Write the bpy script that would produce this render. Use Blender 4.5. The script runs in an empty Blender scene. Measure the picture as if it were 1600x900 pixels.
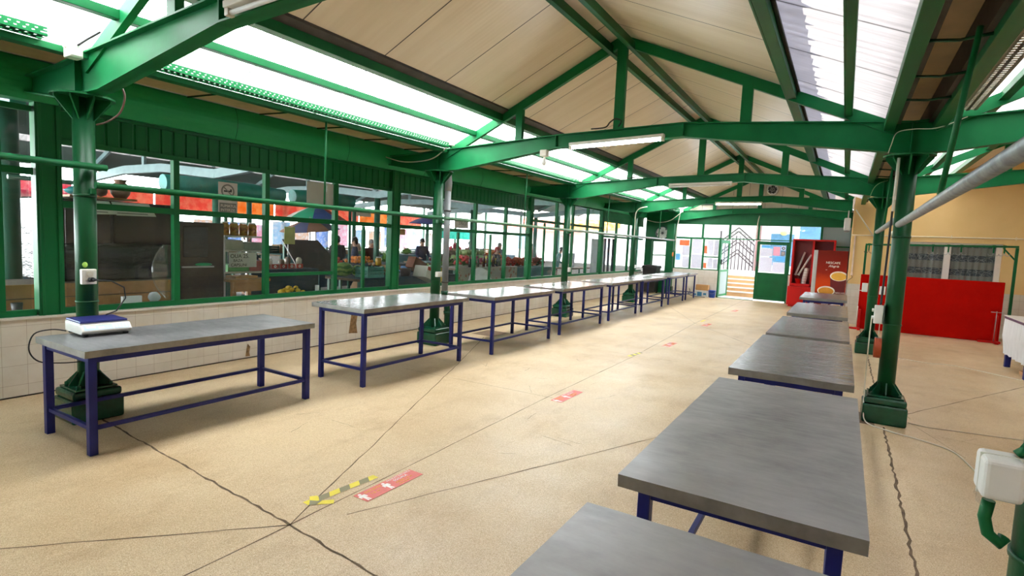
import bpy, bmesh, math, random
from mathutils import Vector, Matrix
random.seed(7)
SC = bpy.context.scene
COL = SC.collection
PI = math.pi

# ------------------------------------------------------------------ mesh builder
class MB:
    def __init__(s):
        s.v = []; s.f = []; s.m = []; s.sm = []
    def add(s, vs, fs, mat=0, smooth=False):
        b = len(s.v)
        s.v += [tuple(p) for p in vs]
        for f in fs:
            s.f.append([b + i for i in f]); s.m.append(mat); s.sm.append(smooth)
        return s
    def bx(s, x0, x1, y0, y1, z0, z1, mat=0, R=None, o=None):
        vs = [(x, y, z) for z in (z0, z1) for y in (y0, y1) for x in (x0, x1)]
        if R is not None:
            o = Vector(o if o is not None else ((x0+x1)/2, (y0+y1)/2, (z0+z1)/2))
            vs = [o + R @ (Vector(p) - o) for p in vs]
        return s.add(vs, [(0,2,3,1),(4,5,7,6),(0,1,5,4),(2,6,7,3),(0,4,6,2),(1,3,7,5)], mat)
    def cbox(s, c, d, mat=0, R=None):
        return s.bx(c[0]-d[0]/2, c[0]+d[0]/2, c[1]-d[1]/2, c[1]+d[1]/2, c[2]-d[2]/2, c[2]+d[2]/2, mat, R)
    def bar(s, p, q, w, h, mat=0, up=(0,0,1)):
        p = Vector(p); q = Vector(q); d = (q-p).normalized(); u = Vector(up)
        if abs(d.dot(u)) > .98: u = Vector((0,1,0))
        a = d.cross(u).normalized(); b = a.cross(d)
        vs = []
        for e in (p, q):
            for sx, sy in ((-1,-1),(1,-1),(1,1),(-1,1)):
                vs.append(e + a*sx*w/2 + b*sy*h/2)
        return s.add(vs, [(3,2,1,0),(4,5,6,7),(0,1,5,4),(1,2,6,5),(2,3,7,6),(3,0,4,7)], mat)
    def tube(s, pts, r, n=8, mat=0, smooth=True, caps=True, rr=None):
        pts = [Vector(p) for p in pts]
        N = len(pts); vs = []; prev = None
        for i, p in enumerate(pts):
            d = (pts[min(i+1, N-1)] - pts[max(i-1, 0)])
            if d.length < 1e-9: d = Vector((0,0,1))
            d.normalize()
            if prev is None:
                u = Vector((0,0,1)) if abs(d.z) < .9 else Vector((1,0,0))
                a = d.cross(u).normalized()
            else:
                a = prev - d*prev.dot(d)
                a = a.normalized() if a.length > 1e-6 else d.orthogonal().normalized()
            prev = a; b = d.cross(a)
            R = rr[i] if rr else r
            for k in range(n):
                t = 2*PI*k/n
                vs.append(p + a*math.cos(t)*R + b*math.sin(t)*R)
        fs = []
        for i in range(N-1):
            for k in range(n):
                fs.append((i*n+k, i*n+(k+1)%n, (i+1)*n+(k+1)%n, (i+1)*n+k))
        s.add(vs, fs, mat, smooth)
        if caps:
            b = len(s.v) - N*n
            s.f.append([b+k for k in range(n)][::-1]); s.m.append(mat); s.sm.append(False)
            s.f.append([b+(N-1)*n+k for k in range(n)]); s.m.append(mat); s.sm.append(False)
        return s
    def cyl(s, p, q, r, n=16, r2=None, mat=0, smooth=True, caps=True):
        return s.tube([p, q], r, n, mat, smooth, caps, [r, r if r2 is None else r2])
    def lathe(s, c, prof, n=20, mat=0, smooth=True, axis='Z'):
        vs = []; fs = []
        for r, z in prof:
            for k in range(n):
                t = 2*PI*k/n
                p = (r*math.cos(t), r*math.sin(t), z)
                if axis == 'X': p = (p[2], p[0], p[1])
                if axis == 'Y': p = (p[1], p[2], p[0])
                vs.append((c[0]+p[0], c[1]+p[1], c[2]+p[2]))
        for i in range(len(prof)-1):
            for k in range(n):
                fs.append((i*n+k, i*n+(k+1)%n, (i+1)*n+(k+1)%n, (i+1)*n+k))
        return s.add(vs, fs, mat, smooth)
    def prism(s, poly, axis, a0, a1, mat=0):
        n = len(poly); vs = []
        for a in (a0, a1):
            for u, w in poly:
                vs.append({'X': (a, u, w), 'Y': (u, a, w), 'Z': (u, w, a)}[axis])
        fs = [list(range(n))[::-1], [n+i for i in range(n)]] + [(i, (i+1) % n, n+(i+1) % n, n+i) for i in range(n)]
        return s.add(vs, fs, mat)
    def ell(s, c, r, mat=0, n=12, m=8, jit=0, R=None):
        vs = [(0,0,-1)]; fs = []
        for i in range(1, m):
            ph = -PI/2 + PI*i/m
            for k in range(n):
                t = 2*PI*k/n; vs.append((math.cos(ph)*math.cos(t), math.cos(ph)*math.sin(t), math.sin(ph)))
        vs.append((0,0,1)); L = len(vs)-1
        for k in range(n):
            fs.append((0, 1+(k+1)%n, 1+k)); fs.append((L, L-n+k, L-n+(k+1)%n))
        for i in range(m-2):
            for k in range(n):
                a = 1+i*n
                fs.append((a+k, a+(k+1)%n, a+n+(k+1)%n, a+n+k))
        out = []
        for x, y, z in vs:
            j = 1 + (random.uniform(-jit, jit) if jit else 0)
            p = Vector((x*r[0]*j, y*r[1]*j, z*r[2]*j))
            if R is not None: p = R @ p
            out.append((c[0]+p.x, c[1]+p.y, c[2]+p.z))
        return s.add(out, fs, mat, True)
    def quad(s, a, b, c, d, mat=0):
        return s.add([a, b, c, d], [(0,1,2,3)], mat)
    def build(s, name, mats, parent=None, bevel=0, local=False, seg=2, fix=True):
        me = bpy.data.meshes.new(name)
        off = Vector((0,0,0))
        if parent is not None and not local:
            off = WORLD[parent.name]
        me.from_pydata([tuple(Vector(p)-off) for p in s.v], [], s.f)
        if not isinstance(mats, (list, tuple)): mats = [mats]
        for m_ in mats: me.materials.append(m_)
        for i, p in enumerate(me.polygons):
            p.material_index = s.m[i]; p.use_smooth = s.sm[i]
        if fix:
            b = bmesh.new(); b.from_mesh(me); bmesh.ops.recalc_face_normals(b, faces=b.faces[:]); b.to_mesh(me); b.free()
        me.update()
        o = bpy.data.objects.new(name, me); COL.objects.link(o)
        WORLD[o.name] = off.copy()
        if parent is not None: o.parent = parent
        if bevel:
            md = o.modifiers.new('bevel', 'BEVEL'); md.width = bevel; md.segments = seg; md.limit_method = 'ANGLE'; md.angle_limit = .7
            md.harden_normals = False
        return o
WORLD = {}

def tag(o, label, cat, group=None, kind=None):
    o['label'] = label; o['category'] = cat
    if group: o['group'] = group
    if kind: o['kind'] = kind
    return o
def T(name, label, cat, loc=(0,0,0), group=None, kind=None, rz=0):
    o = bpy.data.objects.new(name, None); COL.objects.link(o)
    o.location = loc; o.rotation_euler = (0,0,rz); o.empty_display_size = .1
    WORLD[o.name] = Vector(loc)
    return tag(o, label, cat, group, kind)
def struct(o): o['kind'] = 'structure'; return o
def dup(root, loc=None, rz=None, label=None, group=None):
    r = root.copy(); COL.objects.link(r); WORLD[r.name] = Vector(loc if loc is not None else root.location)
    if loc is not None: r.location = loc
    if rz is not None: r.rotation_euler = (r.rotation_euler[0], r.rotation_euler[1], rz)
    if label: r['label'] = label
    if group: r['group'] = group
    for ch in list(root.children):
        c = ch.copy(); COL.objects.link(c); c.parent = r
        for g in list(ch.children):
            d = g.copy(); COL.objects.link(d); d.parent = c
    return r

# ------------------------------------------------------------------ materials
def srgb(r, g, b):
    f = lambda c: (c/255/12.92) if c/255 <= .04045 else ((c/255+.055)/1.055)**2.4
    return (f(r), f(g), f(b), 1)
class NT:
    def __init__(s, name):
        s.mat = bpy.data.materials.new(name); s.mat.use_nodes = True
        s.t = s.mat.node_tree; s.t.nodes.clear()
        s.out = s.n('ShaderNodeOutputMaterial')
    def n(s, typ, ins=None, **kw):
        x = s.t.nodes.new(typ)
        for k, v in kw.items(): setattr(x, k, v)
        for k, v in (ins or {}).items():
            if isinstance(v, bpy.types.NodeSocket): s.t.links.new(v, x.inputs[k])
            else: x.inputs[k].default_value = v
        return x
    def l(s, a, b): s.t.links.new(a, b)
    def coord(s, scale=(1,1,1), rot=(0,0,0), loc=(0,0,0), src='Object'):
        tc = s.n('ShaderNodeTexCoord')
        mp = s.n('ShaderNodeMapping', {'Vector': tc.outputs[src], 'Scale': scale, 'Rotation': rot, 'Location': loc})
        return mp.outputs[0]
    def noise(s, vec, scale, detail=4, rough=.6):
        return s.n('ShaderNodeTexNoise', {'Vector': vec, 'Scale': scale, 'Detail': detail, 'Roughness': rough}).outputs['Fac']
    def ramp(s, fac, stops):
        r = s.n('ShaderNodeValToRGB', {'Fac': fac}); e = r.color_ramp.elements
        e[0].position, e[0].color = stops[0]; e[1].position, e[1].color = stops[-1]
        for p, c in stops[1:-1]:
            k = e.new(p); k.color = c
        return r.outputs[0]
    def mix(s, fac, a, b, typ='MIX'):
        m = s.n('ShaderNodeMix', data_type='RGBA', blend_type=typ)
        for i, v in ((0, fac), (6, a), (7, b)):
            if isinstance(v, bpy.types.NodeSocket): s.l(v, m.inputs[i])
            else: m.inputs[i].default_value = v
        return m.outputs[2]
    def math(s, op, a, b=None):
        m = s.n('ShaderNodeMath', operation=op)
        for i, v in ((0, a), (1, b)):
            if v is None: continue
            if isinstance(v, bpy.types.NodeSocket): s.l(v, m.inputs[i])
            else: m.inputs[i].default_value = v
        return m.outputs[0]
    def bump(s, h, strength=.3, dist=.01):
        return s.n('ShaderNodeBump', {'Height': h, 'Strength': strength, 'Distance': dist}).outputs[0]
    def pbr(s, **k):
        names = {'color': 'Base Color', 'rough': 'Roughness', 'metal': 'Metallic', 'normal': 'Normal', 'spec': 'Specular IOR Level', 'coat': 'Coat Weight', 'emis': 'Emission Color', 'es': 'Emission Strength', 'sub': 'Subsurface Weight', 'alpha': 'Alpha'}
        return s.n('ShaderNodeBsdfPrincipled', {names[a]: b for a, b in k.items()})
    def done(s, bsdf):
        s.l(bsdf.outputs[0], s.out.inputs[0]); return s.mat
def M(name, col, rough=.5, metal=0, var=.12, scale=6, bump=0, bscale=40, spec=.5, coat=0, bdist=.005):
    t = NT(name); v = t.coord()
    c2 = tuple(min(1, x*(1+var)) for x in col[:3])+(1,); c1 = tuple(x*(1-var) for x in col[:3])+(1,)
    nz = t.noise(v, scale)
    c = t.ramp(nz, [(.3, c1), (.7, c2)])
    k = dict(color=c, rough=rough, metal=metal, spec=spec, coat=coat)
    if bump: k['normal'] = t.bump(t.noise(v, bscale, 3), bump, bdist)
    return t.done(t.pbr(**k))
def emit(name, col, st):
    t = NT(name); e = t.n('ShaderNodeEmission', {'Color': col, 'Strength': st}); return t.done(e)

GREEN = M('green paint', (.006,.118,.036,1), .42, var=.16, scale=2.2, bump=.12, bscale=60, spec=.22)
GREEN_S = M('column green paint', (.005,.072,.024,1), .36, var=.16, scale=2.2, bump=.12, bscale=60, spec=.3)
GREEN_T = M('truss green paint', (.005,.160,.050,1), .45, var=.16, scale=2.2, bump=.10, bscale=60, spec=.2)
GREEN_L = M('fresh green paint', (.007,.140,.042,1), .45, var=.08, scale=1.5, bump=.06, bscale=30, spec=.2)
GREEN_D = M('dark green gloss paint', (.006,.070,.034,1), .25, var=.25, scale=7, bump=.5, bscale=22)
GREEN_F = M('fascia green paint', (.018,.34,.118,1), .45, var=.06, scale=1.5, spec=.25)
GREEN_P = M('pale green paint', (.30,.52,.36,1), .5, var=.1)
BLUE = M('blue frame paint', (.010,.015,.145,1), .4, spec=.3, var=.15, scale=5)
BLACK = M('black plastic', (.012,.012,.013,1), .35)
RUBBER = M('black rubber', (.015,.015,.016,1), .6)
WHITE = M('white plastic', (.74,.73,.69,1), .4, var=.05)
OFFW = M('off white plastic', (.66,.64,.56,1), .45, var=.06)
CABLE_W = M('white cable', (.70,.66,.55,1), .5, var=.05)
STEEL = M('grey steel', (.42,.42,.43,1), .38, .85, var=.1, scale=9)
GALV = M('galvanised pipe', (.30,.32,.33,1), .45, .6, var=.22, scale=14, bump=.2, bscale=50)
GREYP = M('grey plastic pipe', (.28,.29,.30,1), .45, var=.1)
RED = M('red fabric board', (.43,.004,.0012,1), .85, spec=.06, var=.08, scale=3, bump=.1, bscale=200)
REDP = M('red paint', (.55,.010,.008,1), .45, spec=.2, var=.06)
REDD = M('dark red paint', (.20,.008,.010,1), .45, var=.1)
ORANGE = M('orange plastic', (.62,.10,.02,1), .5)
WOODP = M('pine wood', (.42,.20,.065,1), .55, var=.25, scale=4)
WOODB = M('pale wood block', (.55,.30,.12,1), .6, var=.15)
CARD = M('brown cardboard', (.45,.24,.09,1), .8, var=.1)
PAPER = M('white paper', (.80,.80,.80,1), .7, var=.03)
PAPERL = None
SILVER = M('silver paint', (.55,.55,.56,1), .35, .5, var=.05)
DIRT = M('dark dirt', (.05,.035,.022,1), .95, var=.4, scale=12)
JOINT = M('joint filler', (.15,.10,.06,1), .95, var=.45, scale=9)

def mat_floor():
    t = NT('polished aggregate concrete'); v = t.coord()
    fine = t.n('ShaderNodeTexVoronoi', {'Vector': v, 'Scale': 300.0}).outputs['Color']
    finev = t.n('ShaderNodeSeparateColor', {'Color': fine}).outputs[0]
    base = t.ramp(finev, [(0.0, (.46,.315,.165,1)), (.35, (.62,.455,.265,1)), (.75, (.72,.56,.355,1)), (1.0, (.82,.70,.50,1))])
    big = t.noise(v, .55, 6, .65)
    stain = t.ramp(big, [(.30, (.78,.70,.60,1)), (.55, (1,1,1,1)), (.75, (1.05,1.04,1.0,1))])
    c = t.mix(.85, base, stain, 'MULTIPLY')
    mid = t.noise(t.coord((1,.45,1)), 2.6, 6, .7)
    st2 = t.ramp(mid, [(.28, (.70,.62,.52,1)), (.48, (1,1,1,1))])
    c = t.mix(.6, c, st2, 'MULTIPLY')
    rg = t.ramp(t.noise(v, 1.8, 5), [(.3, (.32,)*3+(1,)), (.7, (.52,)*3+(1,))])
    b = t.pbr(color=c, rough=rg, spec=.45, normal=t.bump(finev, .12, .002))
    return t.done(b)
FLOOR = mat_floor()

def mat_tiles(name, w, h, ax, col=(.70,.655,.585,1), oz=0.0):
    t = NT(name)
    tc = t.n('ShaderNodeTexCoord'); sp = t.n('ShaderNodeSeparateXYZ', {'Vector': tc.outputs['Object']})
    u = sp.outputs[1] if ax == 'Y' else sp.outputs[0]
    cb = t.n('ShaderNodeCombineXYZ', {'X': u, 'Y': t.math('ADD', sp.outputs[2], oz)})
    br = t.n('ShaderNodeTexBrick', {'Vector': cb.outputs[0], 'Color1': col, 'Color2': tuple(c*.94 for c in col[:3])+(1,), 'Mortar': (.40,.34,.27,1), 'Scale': 1.0, 'Mortar Size': .0016, 'Brick Width': w, 'Row Height': h})
    br.offset = 0.0
    dirt = t.ramp(t.noise(tc.outputs['Object'], 2.5, 5), [(.3, (.86,.82,.76,1)), (.6, (1,1,1,1))])
    c = t.mix(.8, br.outputs[0], dirt, 'MULTIPLY')
    return t.done(t.pbr(color=c, rough=.22, spec=.5, normal=t.bump(t.math('SUBTRACT', 1.0, br.outputs[1]), .4, .002)))
TILE_Y = mat_tiles('white wall tiles', .2, .2, 'Y', oz=.075)
TILE_X = mat_tiles('white wall tiles across', .2, .2, 'X', oz=.075)

def mat_ceiling():
    t = NT('cream corrugated ceiling panel')
    tc = t.n('ShaderNodeTexCoord'); sp = t.n('ShaderNodeSeparateXYZ', {'Vector': tc.outputs['Object']})
    y = sp.outputs[1]
    fr = t.math('FRACT', t.math('MULTIPLY', t.math('ADD', y, 20.33), 1/1.085))
    line = t.math('LESS_THAN', fr, .014)
    rib = t.math('SINE', t.math('MULTIPLY', y, 2*PI/.06))
    nz = t.ramp(t.noise(t.coord((.35, 5, .35)), 1.2, 4), [(.3, (.70,.60,.455,1)), (.7, (.80,.71,.575,1))])
    c = t.mix(line, nz, (.05,.04,.03,1))
    return t.done(t.pbr(color=c, rough=.42, spec=.4, normal=t.bump(rib, .10, .004)))
CEIL = mat_ceiling()

def mat_sheet(name, clear, col, rib=.35):
    t = NT(name)
    tc = t.n('ShaderNodeTexCoord'); sp = t.n('ShaderNodeSeparateXYZ', {'Vector': tc.outputs['Object']})
    y = sp.outputs[1]
    fr = t.math('FRACT', t.math('MULTIPLY', t.math('ADD', y, 20.33), 1/1.085))
    line = t.math('LESS_THAN', fr, .02)
    st = t.ramp(t.noise(t.coord((.6, 14, .6)), 1.0, 5), [(.3, tuple(c*(1-rib*.4) for c in col[:3])+(1,)), (.7, col)])
    c = t.mix(line, st, tuple(x*.45 for x in col[:3])+(1,))
    tr = t.n('ShaderNodeBsdfTranslucent', {'Color': c})
    tp = t.n('ShaderNodeBsdfTransparent', {'Color': c})
    gl = t.n('ShaderNodeBsdfDiffuse', {'Color': c})
    m1 = t.n('ShaderNodeMixShader', {0: .35}); t.l(tr.outputs[0], m1.inputs[1]); t.l(gl.outputs[0], m1.inputs[2])
    m2 = t.n('ShaderNodeMixShader', {0: clear}); t.l(m1.outputs[0], m2.inputs[1]); t.l(tp.outputs[0], m2.inputs[2])
    return t.done(m2)
SHEET_L = mat_sheet('clear polycarbonate sheet', .80, (.97,.97,.96,1), .1)
SHEET_A = mat_sheet('aisle polycarbonate sheet', .15, (.62,.61,.60,1), .2)
SHEET_DIM = mat_sheet('dimming sheet', .02, (.40,.40,.40,1), .2)  # for the added roof that dims the daylight outside
SHEET_R = mat_sheet('milky polycarbonate sheet', .02, (.43,.41,.405,1), .75)

def mat_glass():
    t = NT('dusty window glass'); v = t.coord()
    spk = t.n('ShaderNodeTexVoronoi', {'Vector': v, 'Scale': 22.0}).outputs['Distance']
    dots = t.math('MULTIPLY', t.math('LESS_THAN', spk, .10), t.math('GREATER_THAN', t.noise(v, 1.3), .56))
    dust = t.math('ADD', t.math('MULTIPLY', dots, .22), t.math('MULTIPLY', t.math('GREATER_THAN', t.noise(v, 1.1, 5), .52), .012))
    dust = t.math('ADD', dust, .008)
    tp = t.n('ShaderNodeBsdfTransparent', {'Color': (.90,.93,.92,1)})
    gl = t.n('ShaderNodeBsdfGlossy', {'Roughness': .03, 'Color': (1,1,1,1)})
    df = t.n('ShaderNodeBsdfDiffuse', {'Color': (.7,.7,.68,1)})
    lw = t.n('ShaderNodeLayerWeight', {'Blend': .5}).outputs['Facing']
    fr = t.math('ADD', .012, t.math('MULTIPLY', t.math('POWER', lw, 6.0), .35))
    m1 = t.n('ShaderNodeMixShader'); t.l(fr, m1.inputs[0]); t.l(tp.outputs[0], m1.inputs[1]); t.l(gl.outputs[0], m1.inputs[2])
    m2 = t.n('ShaderNodeMixShader'); t.l(dust, m2.inputs[0]); t.l(m1.outputs[0], m2.inputs[1]); t.l(df.outputs[0], m2.inputs[2])
    return t.done(m2)
GLASS = mat_glass()
def mat_frost():
    t = NT('frosted pane')
    tr = t.n('ShaderNodeBsdfTranslucent', {'Color': (.42,.48,.46,1)}); df = t.n('ShaderNodeBsdfDiffuse', {'Color': (.30,.35,.34,1)})
    m = t.n('ShaderNodeMixShader', {0: .8}); t.l(tr.outputs[0], m.inputs[1]); t.l(df.outputs[0], m.inputs[2]); return t.done(m)
FROST = mat_frost()
def mat_plast():
    t = NT('clear plastic film')
    tp = t.n('ShaderNodeBsdfTransparent', {'Color': (.95,.96,.96,1)}); gl = t.n('ShaderNodeBsdfGlossy', {'Roughness': .12})
    m = t.n('ShaderNodeMixShader', {0: .22}); t.l(tp.outputs[0], m.inputs[1]); t.l(gl.outputs[0], m.inputs[2]); return t.done(m)
FILM = mat_plast()
def mat_paper_lit(name, col, tint):
    t = NT(name); v = t.coord()
    sp = t.n('ShaderNodeSeparateXYZ', {'Vector': v})
    ln = t.math('LESS_THAN', t.math('FRACT', t.math('MULTIPLY', sp.outputs[2], 34)), .45)
    wd = t.math('GREATER_THAN', t.noise(t.coord((60, 60, 34)), 1.0, 1), .47)
    k = t.math('MULTIPLY', t.math('MULTIPLY', ln, wd), .35)
    c = t.mix(k, col, tint)
    tr = t.n('ShaderNodeBsdfTranslucent', {'Color': c}); df = t.n('ShaderNodeBsdfDiffuse', {'Color': c})
    m = t.n('ShaderNodeMixShader', {0: .40}); t.l(tr.outputs[0], m.inputs[1]); t.l(df.outputs[0], m.inputs[2]); return t.done(m)
PAPERL = mat_paper_lit('backlit paper', (.80,.78,.84,1), (.35,.35,.42,1))
PAPERB = mat_paper_lit('backlit blue paper', (.30,.62,.85,1), (.2,.3,.5,1))
PAPERP = mat_paper_lit('backlit pink paper', (.85,.55,.62,1), (.5,.2,.3,1))
PAPERO = mat_paper_lit('backlit orange poster', (.85,.30,.12,1), (.9,.8,.7,1))

def mat_top(name, col, rough, wr, rot=0.0):
    t = NT(name); v = t.coord((1, 1, 1), (0, 0, rot))
    big = t.noise(v, 1.7, 6, .65)
    c = t.ramp(big, [(.25, tuple(x*.62 for x in col[:3])+(1,)), (.5, col), (.78, tuple(min(1, x*1.25) for x in col[:3])+(1,))])
    sc = t.noise(t.coord((2, 9, 1), (0, 0, rot+.4)), 3.0, 6, .75)
    rg = t.ramp(sc, [(.3, (rough*.7,)*3+(1,)), (.7, (min(1, rough*1.35),)*3+(1,))])
    h = t.noise(t.coord((1.2, 5.5, 1), (0, 0, rot)), 3.2 if wr > .3 else 1.5, 4 if wr > .3 else 1.5, .5)
    return t.done(t.pbr(color=c, rough=rg, metal=.72, normal=t.bump(h, wr, .02)))
TOP_A = mat_top('galvanised table top', (.52,.51,.51,1), .22, .10)
TOP_B = mat_top('zinc table top', (.36,.355,.36,1), .42, .16)
TOP_C = mat_top('film wrapped table top', (.40,.395,.41,1), .20, .55, PI/2)
EDGE = M('folded metal edge', (.27,.26,.24,1), .42, .6, var=.2, scale=8, bump=.25, bscale=14)

def mat_yellow():
    t = NT('yellow plaster'); v = t.coord()
    c = t.ramp(t.noise(v, .7, 5), [(.3, (.72,.48,.19,1)), (.7, (.80,.56,.25,1))])
    return t.done(t.pbr(color=c, rough=.7, normal=t.bump(t.noise(v, 60, 4), .12, .003)))
YELLOW = mat_yellow()
CREAM = M('cream panel', (.66,.58,.46,1), .55, var=.08, scale=1.2)
TAN = M('tan gutter panel', (.58,.43,.24,1), .55, var=.14, scale=3)
DARKFL = M('dark flashing', (.045,.036,.030,1), .6, var=.3, scale=5)
SKYB = mat_sheet('bluish dirt shade sheet', .02, (.52,.55,.66,1), .3)  # tint carries the shadow of the dirt layer above the sheet

# ------------------------------------------------------------------ camera and sky
F_PX, PITCH, ROLL, YAW, CAMZ = 859.9052, -.0853, .0455, .5405, 1.8
cy, sy, cp, sp_, cr, sr = math.cos(YAW), math.sin(YAW), math.cos(PITCH), math.sin(PITCH), math.cos(ROLL), math.sin(ROLL)
fw = Vector((-sy*cp, cy*cp, sp_)); r0 = Vector((cy, sy, 0)); u0 = r0.cross(fw)
rr_ = r0*cr + u0*sr; uu_ = u0*cr - r0*sr
cam = bpy.data.cameras.new('camera'); co = bpy.data.objects.new('camera', cam); COL.objects.link(co)
cam.sensor_width = 36; cam.lens = 36*F_PX/1600; cam.clip_start = .05; cam.clip_end = 300
co.matrix_world = Matrix.Translation((0, 0, CAMZ)) @ Matrix((rr_, uu_, -fw)).transposed().to_4x4()
SC.camera = co
w = bpy.data.worlds.new('overcast sky'); SC.world = w; w.use_nodes = True
w.node_tree.nodes['Background'].inputs[0].default_value = (.93,.965,1.0,1)
w.node_tree.nodes['Background'].inputs[1].default_value = 12.0
SC.view_settings.view_transform = 'Standard'; SC.view_settings.look = 'None'; SC.view_settings.gamma = 1; SC.view_settings.use_curve_mapping = False
SC.view_settings.exposure = 0.86
SC.cycles.use_denoising = True
SC.cycles.max_bounces = 10; SC.cycles.diffuse_bounces = 5; SC.cycles.glossy_bounces = 4; SC.cycles.transmission_bounces = 6; SC.cycles.transparent_max_bounces = 16
SC.cycles.sample_clamp_indirect = 8.0; SC.cycles.caustics_reflective = False; SC.cycles.caustics_refractive = False
# ------------------------------------------------------------------ main dimensions
XL, XR, XC, XA, XW = -5.88, .50, -2.79, 3.79, -7.03
ROWS = [2.28, 7.28, 12.28, 17.28]
YEND = 22.0; YBACK = -6.0; YY = 17.26; XEAST = 6.95
SLL, SLR, ZA = .475, .437, 4.63
def zr(x):
    if x < -7.1:   # market hall roof modules
        k = (x + 7.1) % -6.38 if False else ((-7.1 - x) % 6.38)
        return 3.2 + (1 - abs(k-3.19)/3.19)*1.45
    if x <= XC: return ZA - SLL*(XC-x)
    if x <= XR+.1: return ZA - SLR*(x-XC)
    return ZA - SLR*abs(x-XA)

# ---- floor with its joints and cracks in the same mesh
m = MB(); m.bx(XW-.15, XEAST, YBACK, YEND+.1, -.12, 0)
def crack(pts, w, step=.12, jag=.35):
    for (x0, y0), (x1, y1) in zip(pts, pts[1:]):
        L = math.hypot(x1-x0, y1-y0); n = max(2, int(L/step)); nx, ny = -(y1-y0)/L, (x1-x0)/L
        prev = None
        for i in range(n+1):
            t = i/n; o = random.uniform(-1, 1)*w*jag if 0 < i < n else 0
            hw = w*random.uniform(.45, 1.0)/2*(1.6 if random.random() < .06 else 1)
            x = x0+(x1-x0)*t+nx*o; y = y0+(y1-y0)*t+ny*o
            cur = ((x+nx*hw, y+ny*hw, .0012), (x-nx*hw, y-ny*hw, .0012))
            if prev: m.quad(prev[0], prev[1], cur[1], cur[0], 1)
            prev = cur
crack([(-6.9,2.42),(-5.7,2.31),(-2.78,2.11),(-1.99,2.04),(.5,1.92),(4,1.8)], .021, .07)
crack([(XR,-1),(XR,7.0)], .024, .07); crack([(XR,7.6),(XR,12.0)], .026, .08); crack([(XR,12.6),(XR-.05,17.2)], .022)
crack([(-2.78,-3),(-2.78,2.1),(-2.84,5.66),(-2.84,8.8),(-3.0,13.75),(-3.08,21.9)], .010, .2)
for a, b, wd in (((-2.78,2.11),(-4.69,6.42),.013),((-4.69,6.42),(-5.6,8.4),.010),((-2.6,2.4),(-1.62,4.6),.009),((-1.62,4.6),(-.6,6.9),.008),((-2.78,2.11),(-3.81,1.05),.012),((-3.81,1.05),(-5.2,-.6),.010),
                 ((-5.2,8.8),(-.2,8.8),.007),((-3.0,13.75),(-4.5,17.0),.008),((-3.0,13.75),(-1.0,10.8),.009),((-3.0,13.75),(-.4,13.8),.006),((-4.6,11.0),(-3.0,13.75),.006),
                 ((.75,7.75),(2.6,11.1),.012),((.75,7.4),(1.1,6.4),.006),((-2.78,5.66),(-5.0,5.6),.006),((1.0,7.0),(3.2,6.6),.006)):
    crack([a, b], wd, .15, .5)
for i in range(46):   # short hairline cracks and scuffs
    x, y = random.uniform(-4.6, 2.6), random.uniform(.6, 9)
    a = random.uniform(0, 2*PI); L = random.uniform(.08, .35)
    crack([(x, y), (x+math.cos(a)*L, y+math.sin(a)*L)], random.uniform(.003, .006), .04, 1.6)
m.bx(-.35, .42, 7.0, 7.5, .0005, .0011, 2); m.bx(-6.0, -5.5, 8.55, 9.15, .0005, .0011, 2)
PATCH = M('brown worn floor patch', (.20,.125,.075,1), .7, var=.3, scale=8)
struct(m.build('floor', [FLOOR, JOINT, PATCH]))

m = MB(); m.bx(-60, 40, YEND+.1, 70, -.14, -.02)
PAVE = M('pale paving', (.60,.585,.56,1), .8, var=.08, scale=2); m.quad
struct(m.build('ground', PAVE))
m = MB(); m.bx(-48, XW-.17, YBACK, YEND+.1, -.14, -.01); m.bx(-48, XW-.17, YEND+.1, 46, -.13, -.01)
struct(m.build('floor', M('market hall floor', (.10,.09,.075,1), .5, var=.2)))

# ---- left wall: tiled dado, sill, ribbed band, fascia
m = MB(); m.bx(XW-.15, XW, YBACK, YEND, 0, .79); o = struct(m.build('wall_left', TILE_Y))
m = MB()
for (y, z, s) in ((6.55,.33,1.0),(4.62,.10,.35)):   # broken tiles showing the brick behind
    pts = [(y-.10*s,z-.20*s),(y+.09*s,z-.22*s),(y+.06*s,z-.05*s),(y+.10*s,z+.16*s),(y-.01*s,z+.30*s),(y-.05*s,z+.12*s),(y-.07*s,z)]
    m.prism(pts, 'X', XW-.02, XW+.003)
m.build('broken_tile', M('exposed brick', (.23,.13,.055,1), .9, var=.5, scale=18), o)
m = MB(); m.bx(XW-.45, XW+.025, YBACK, YEND, .79, .812); struct(m.build('trim_1', M('white sill tiles', (.74,.71,.66,1), .3, var=.06, scale=5)))
m = MB(); m.bx(XW-.005, XW+.012, YBACK, YEND, .0, .012); struct(m.build('baseboard_left', DIRT))

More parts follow.
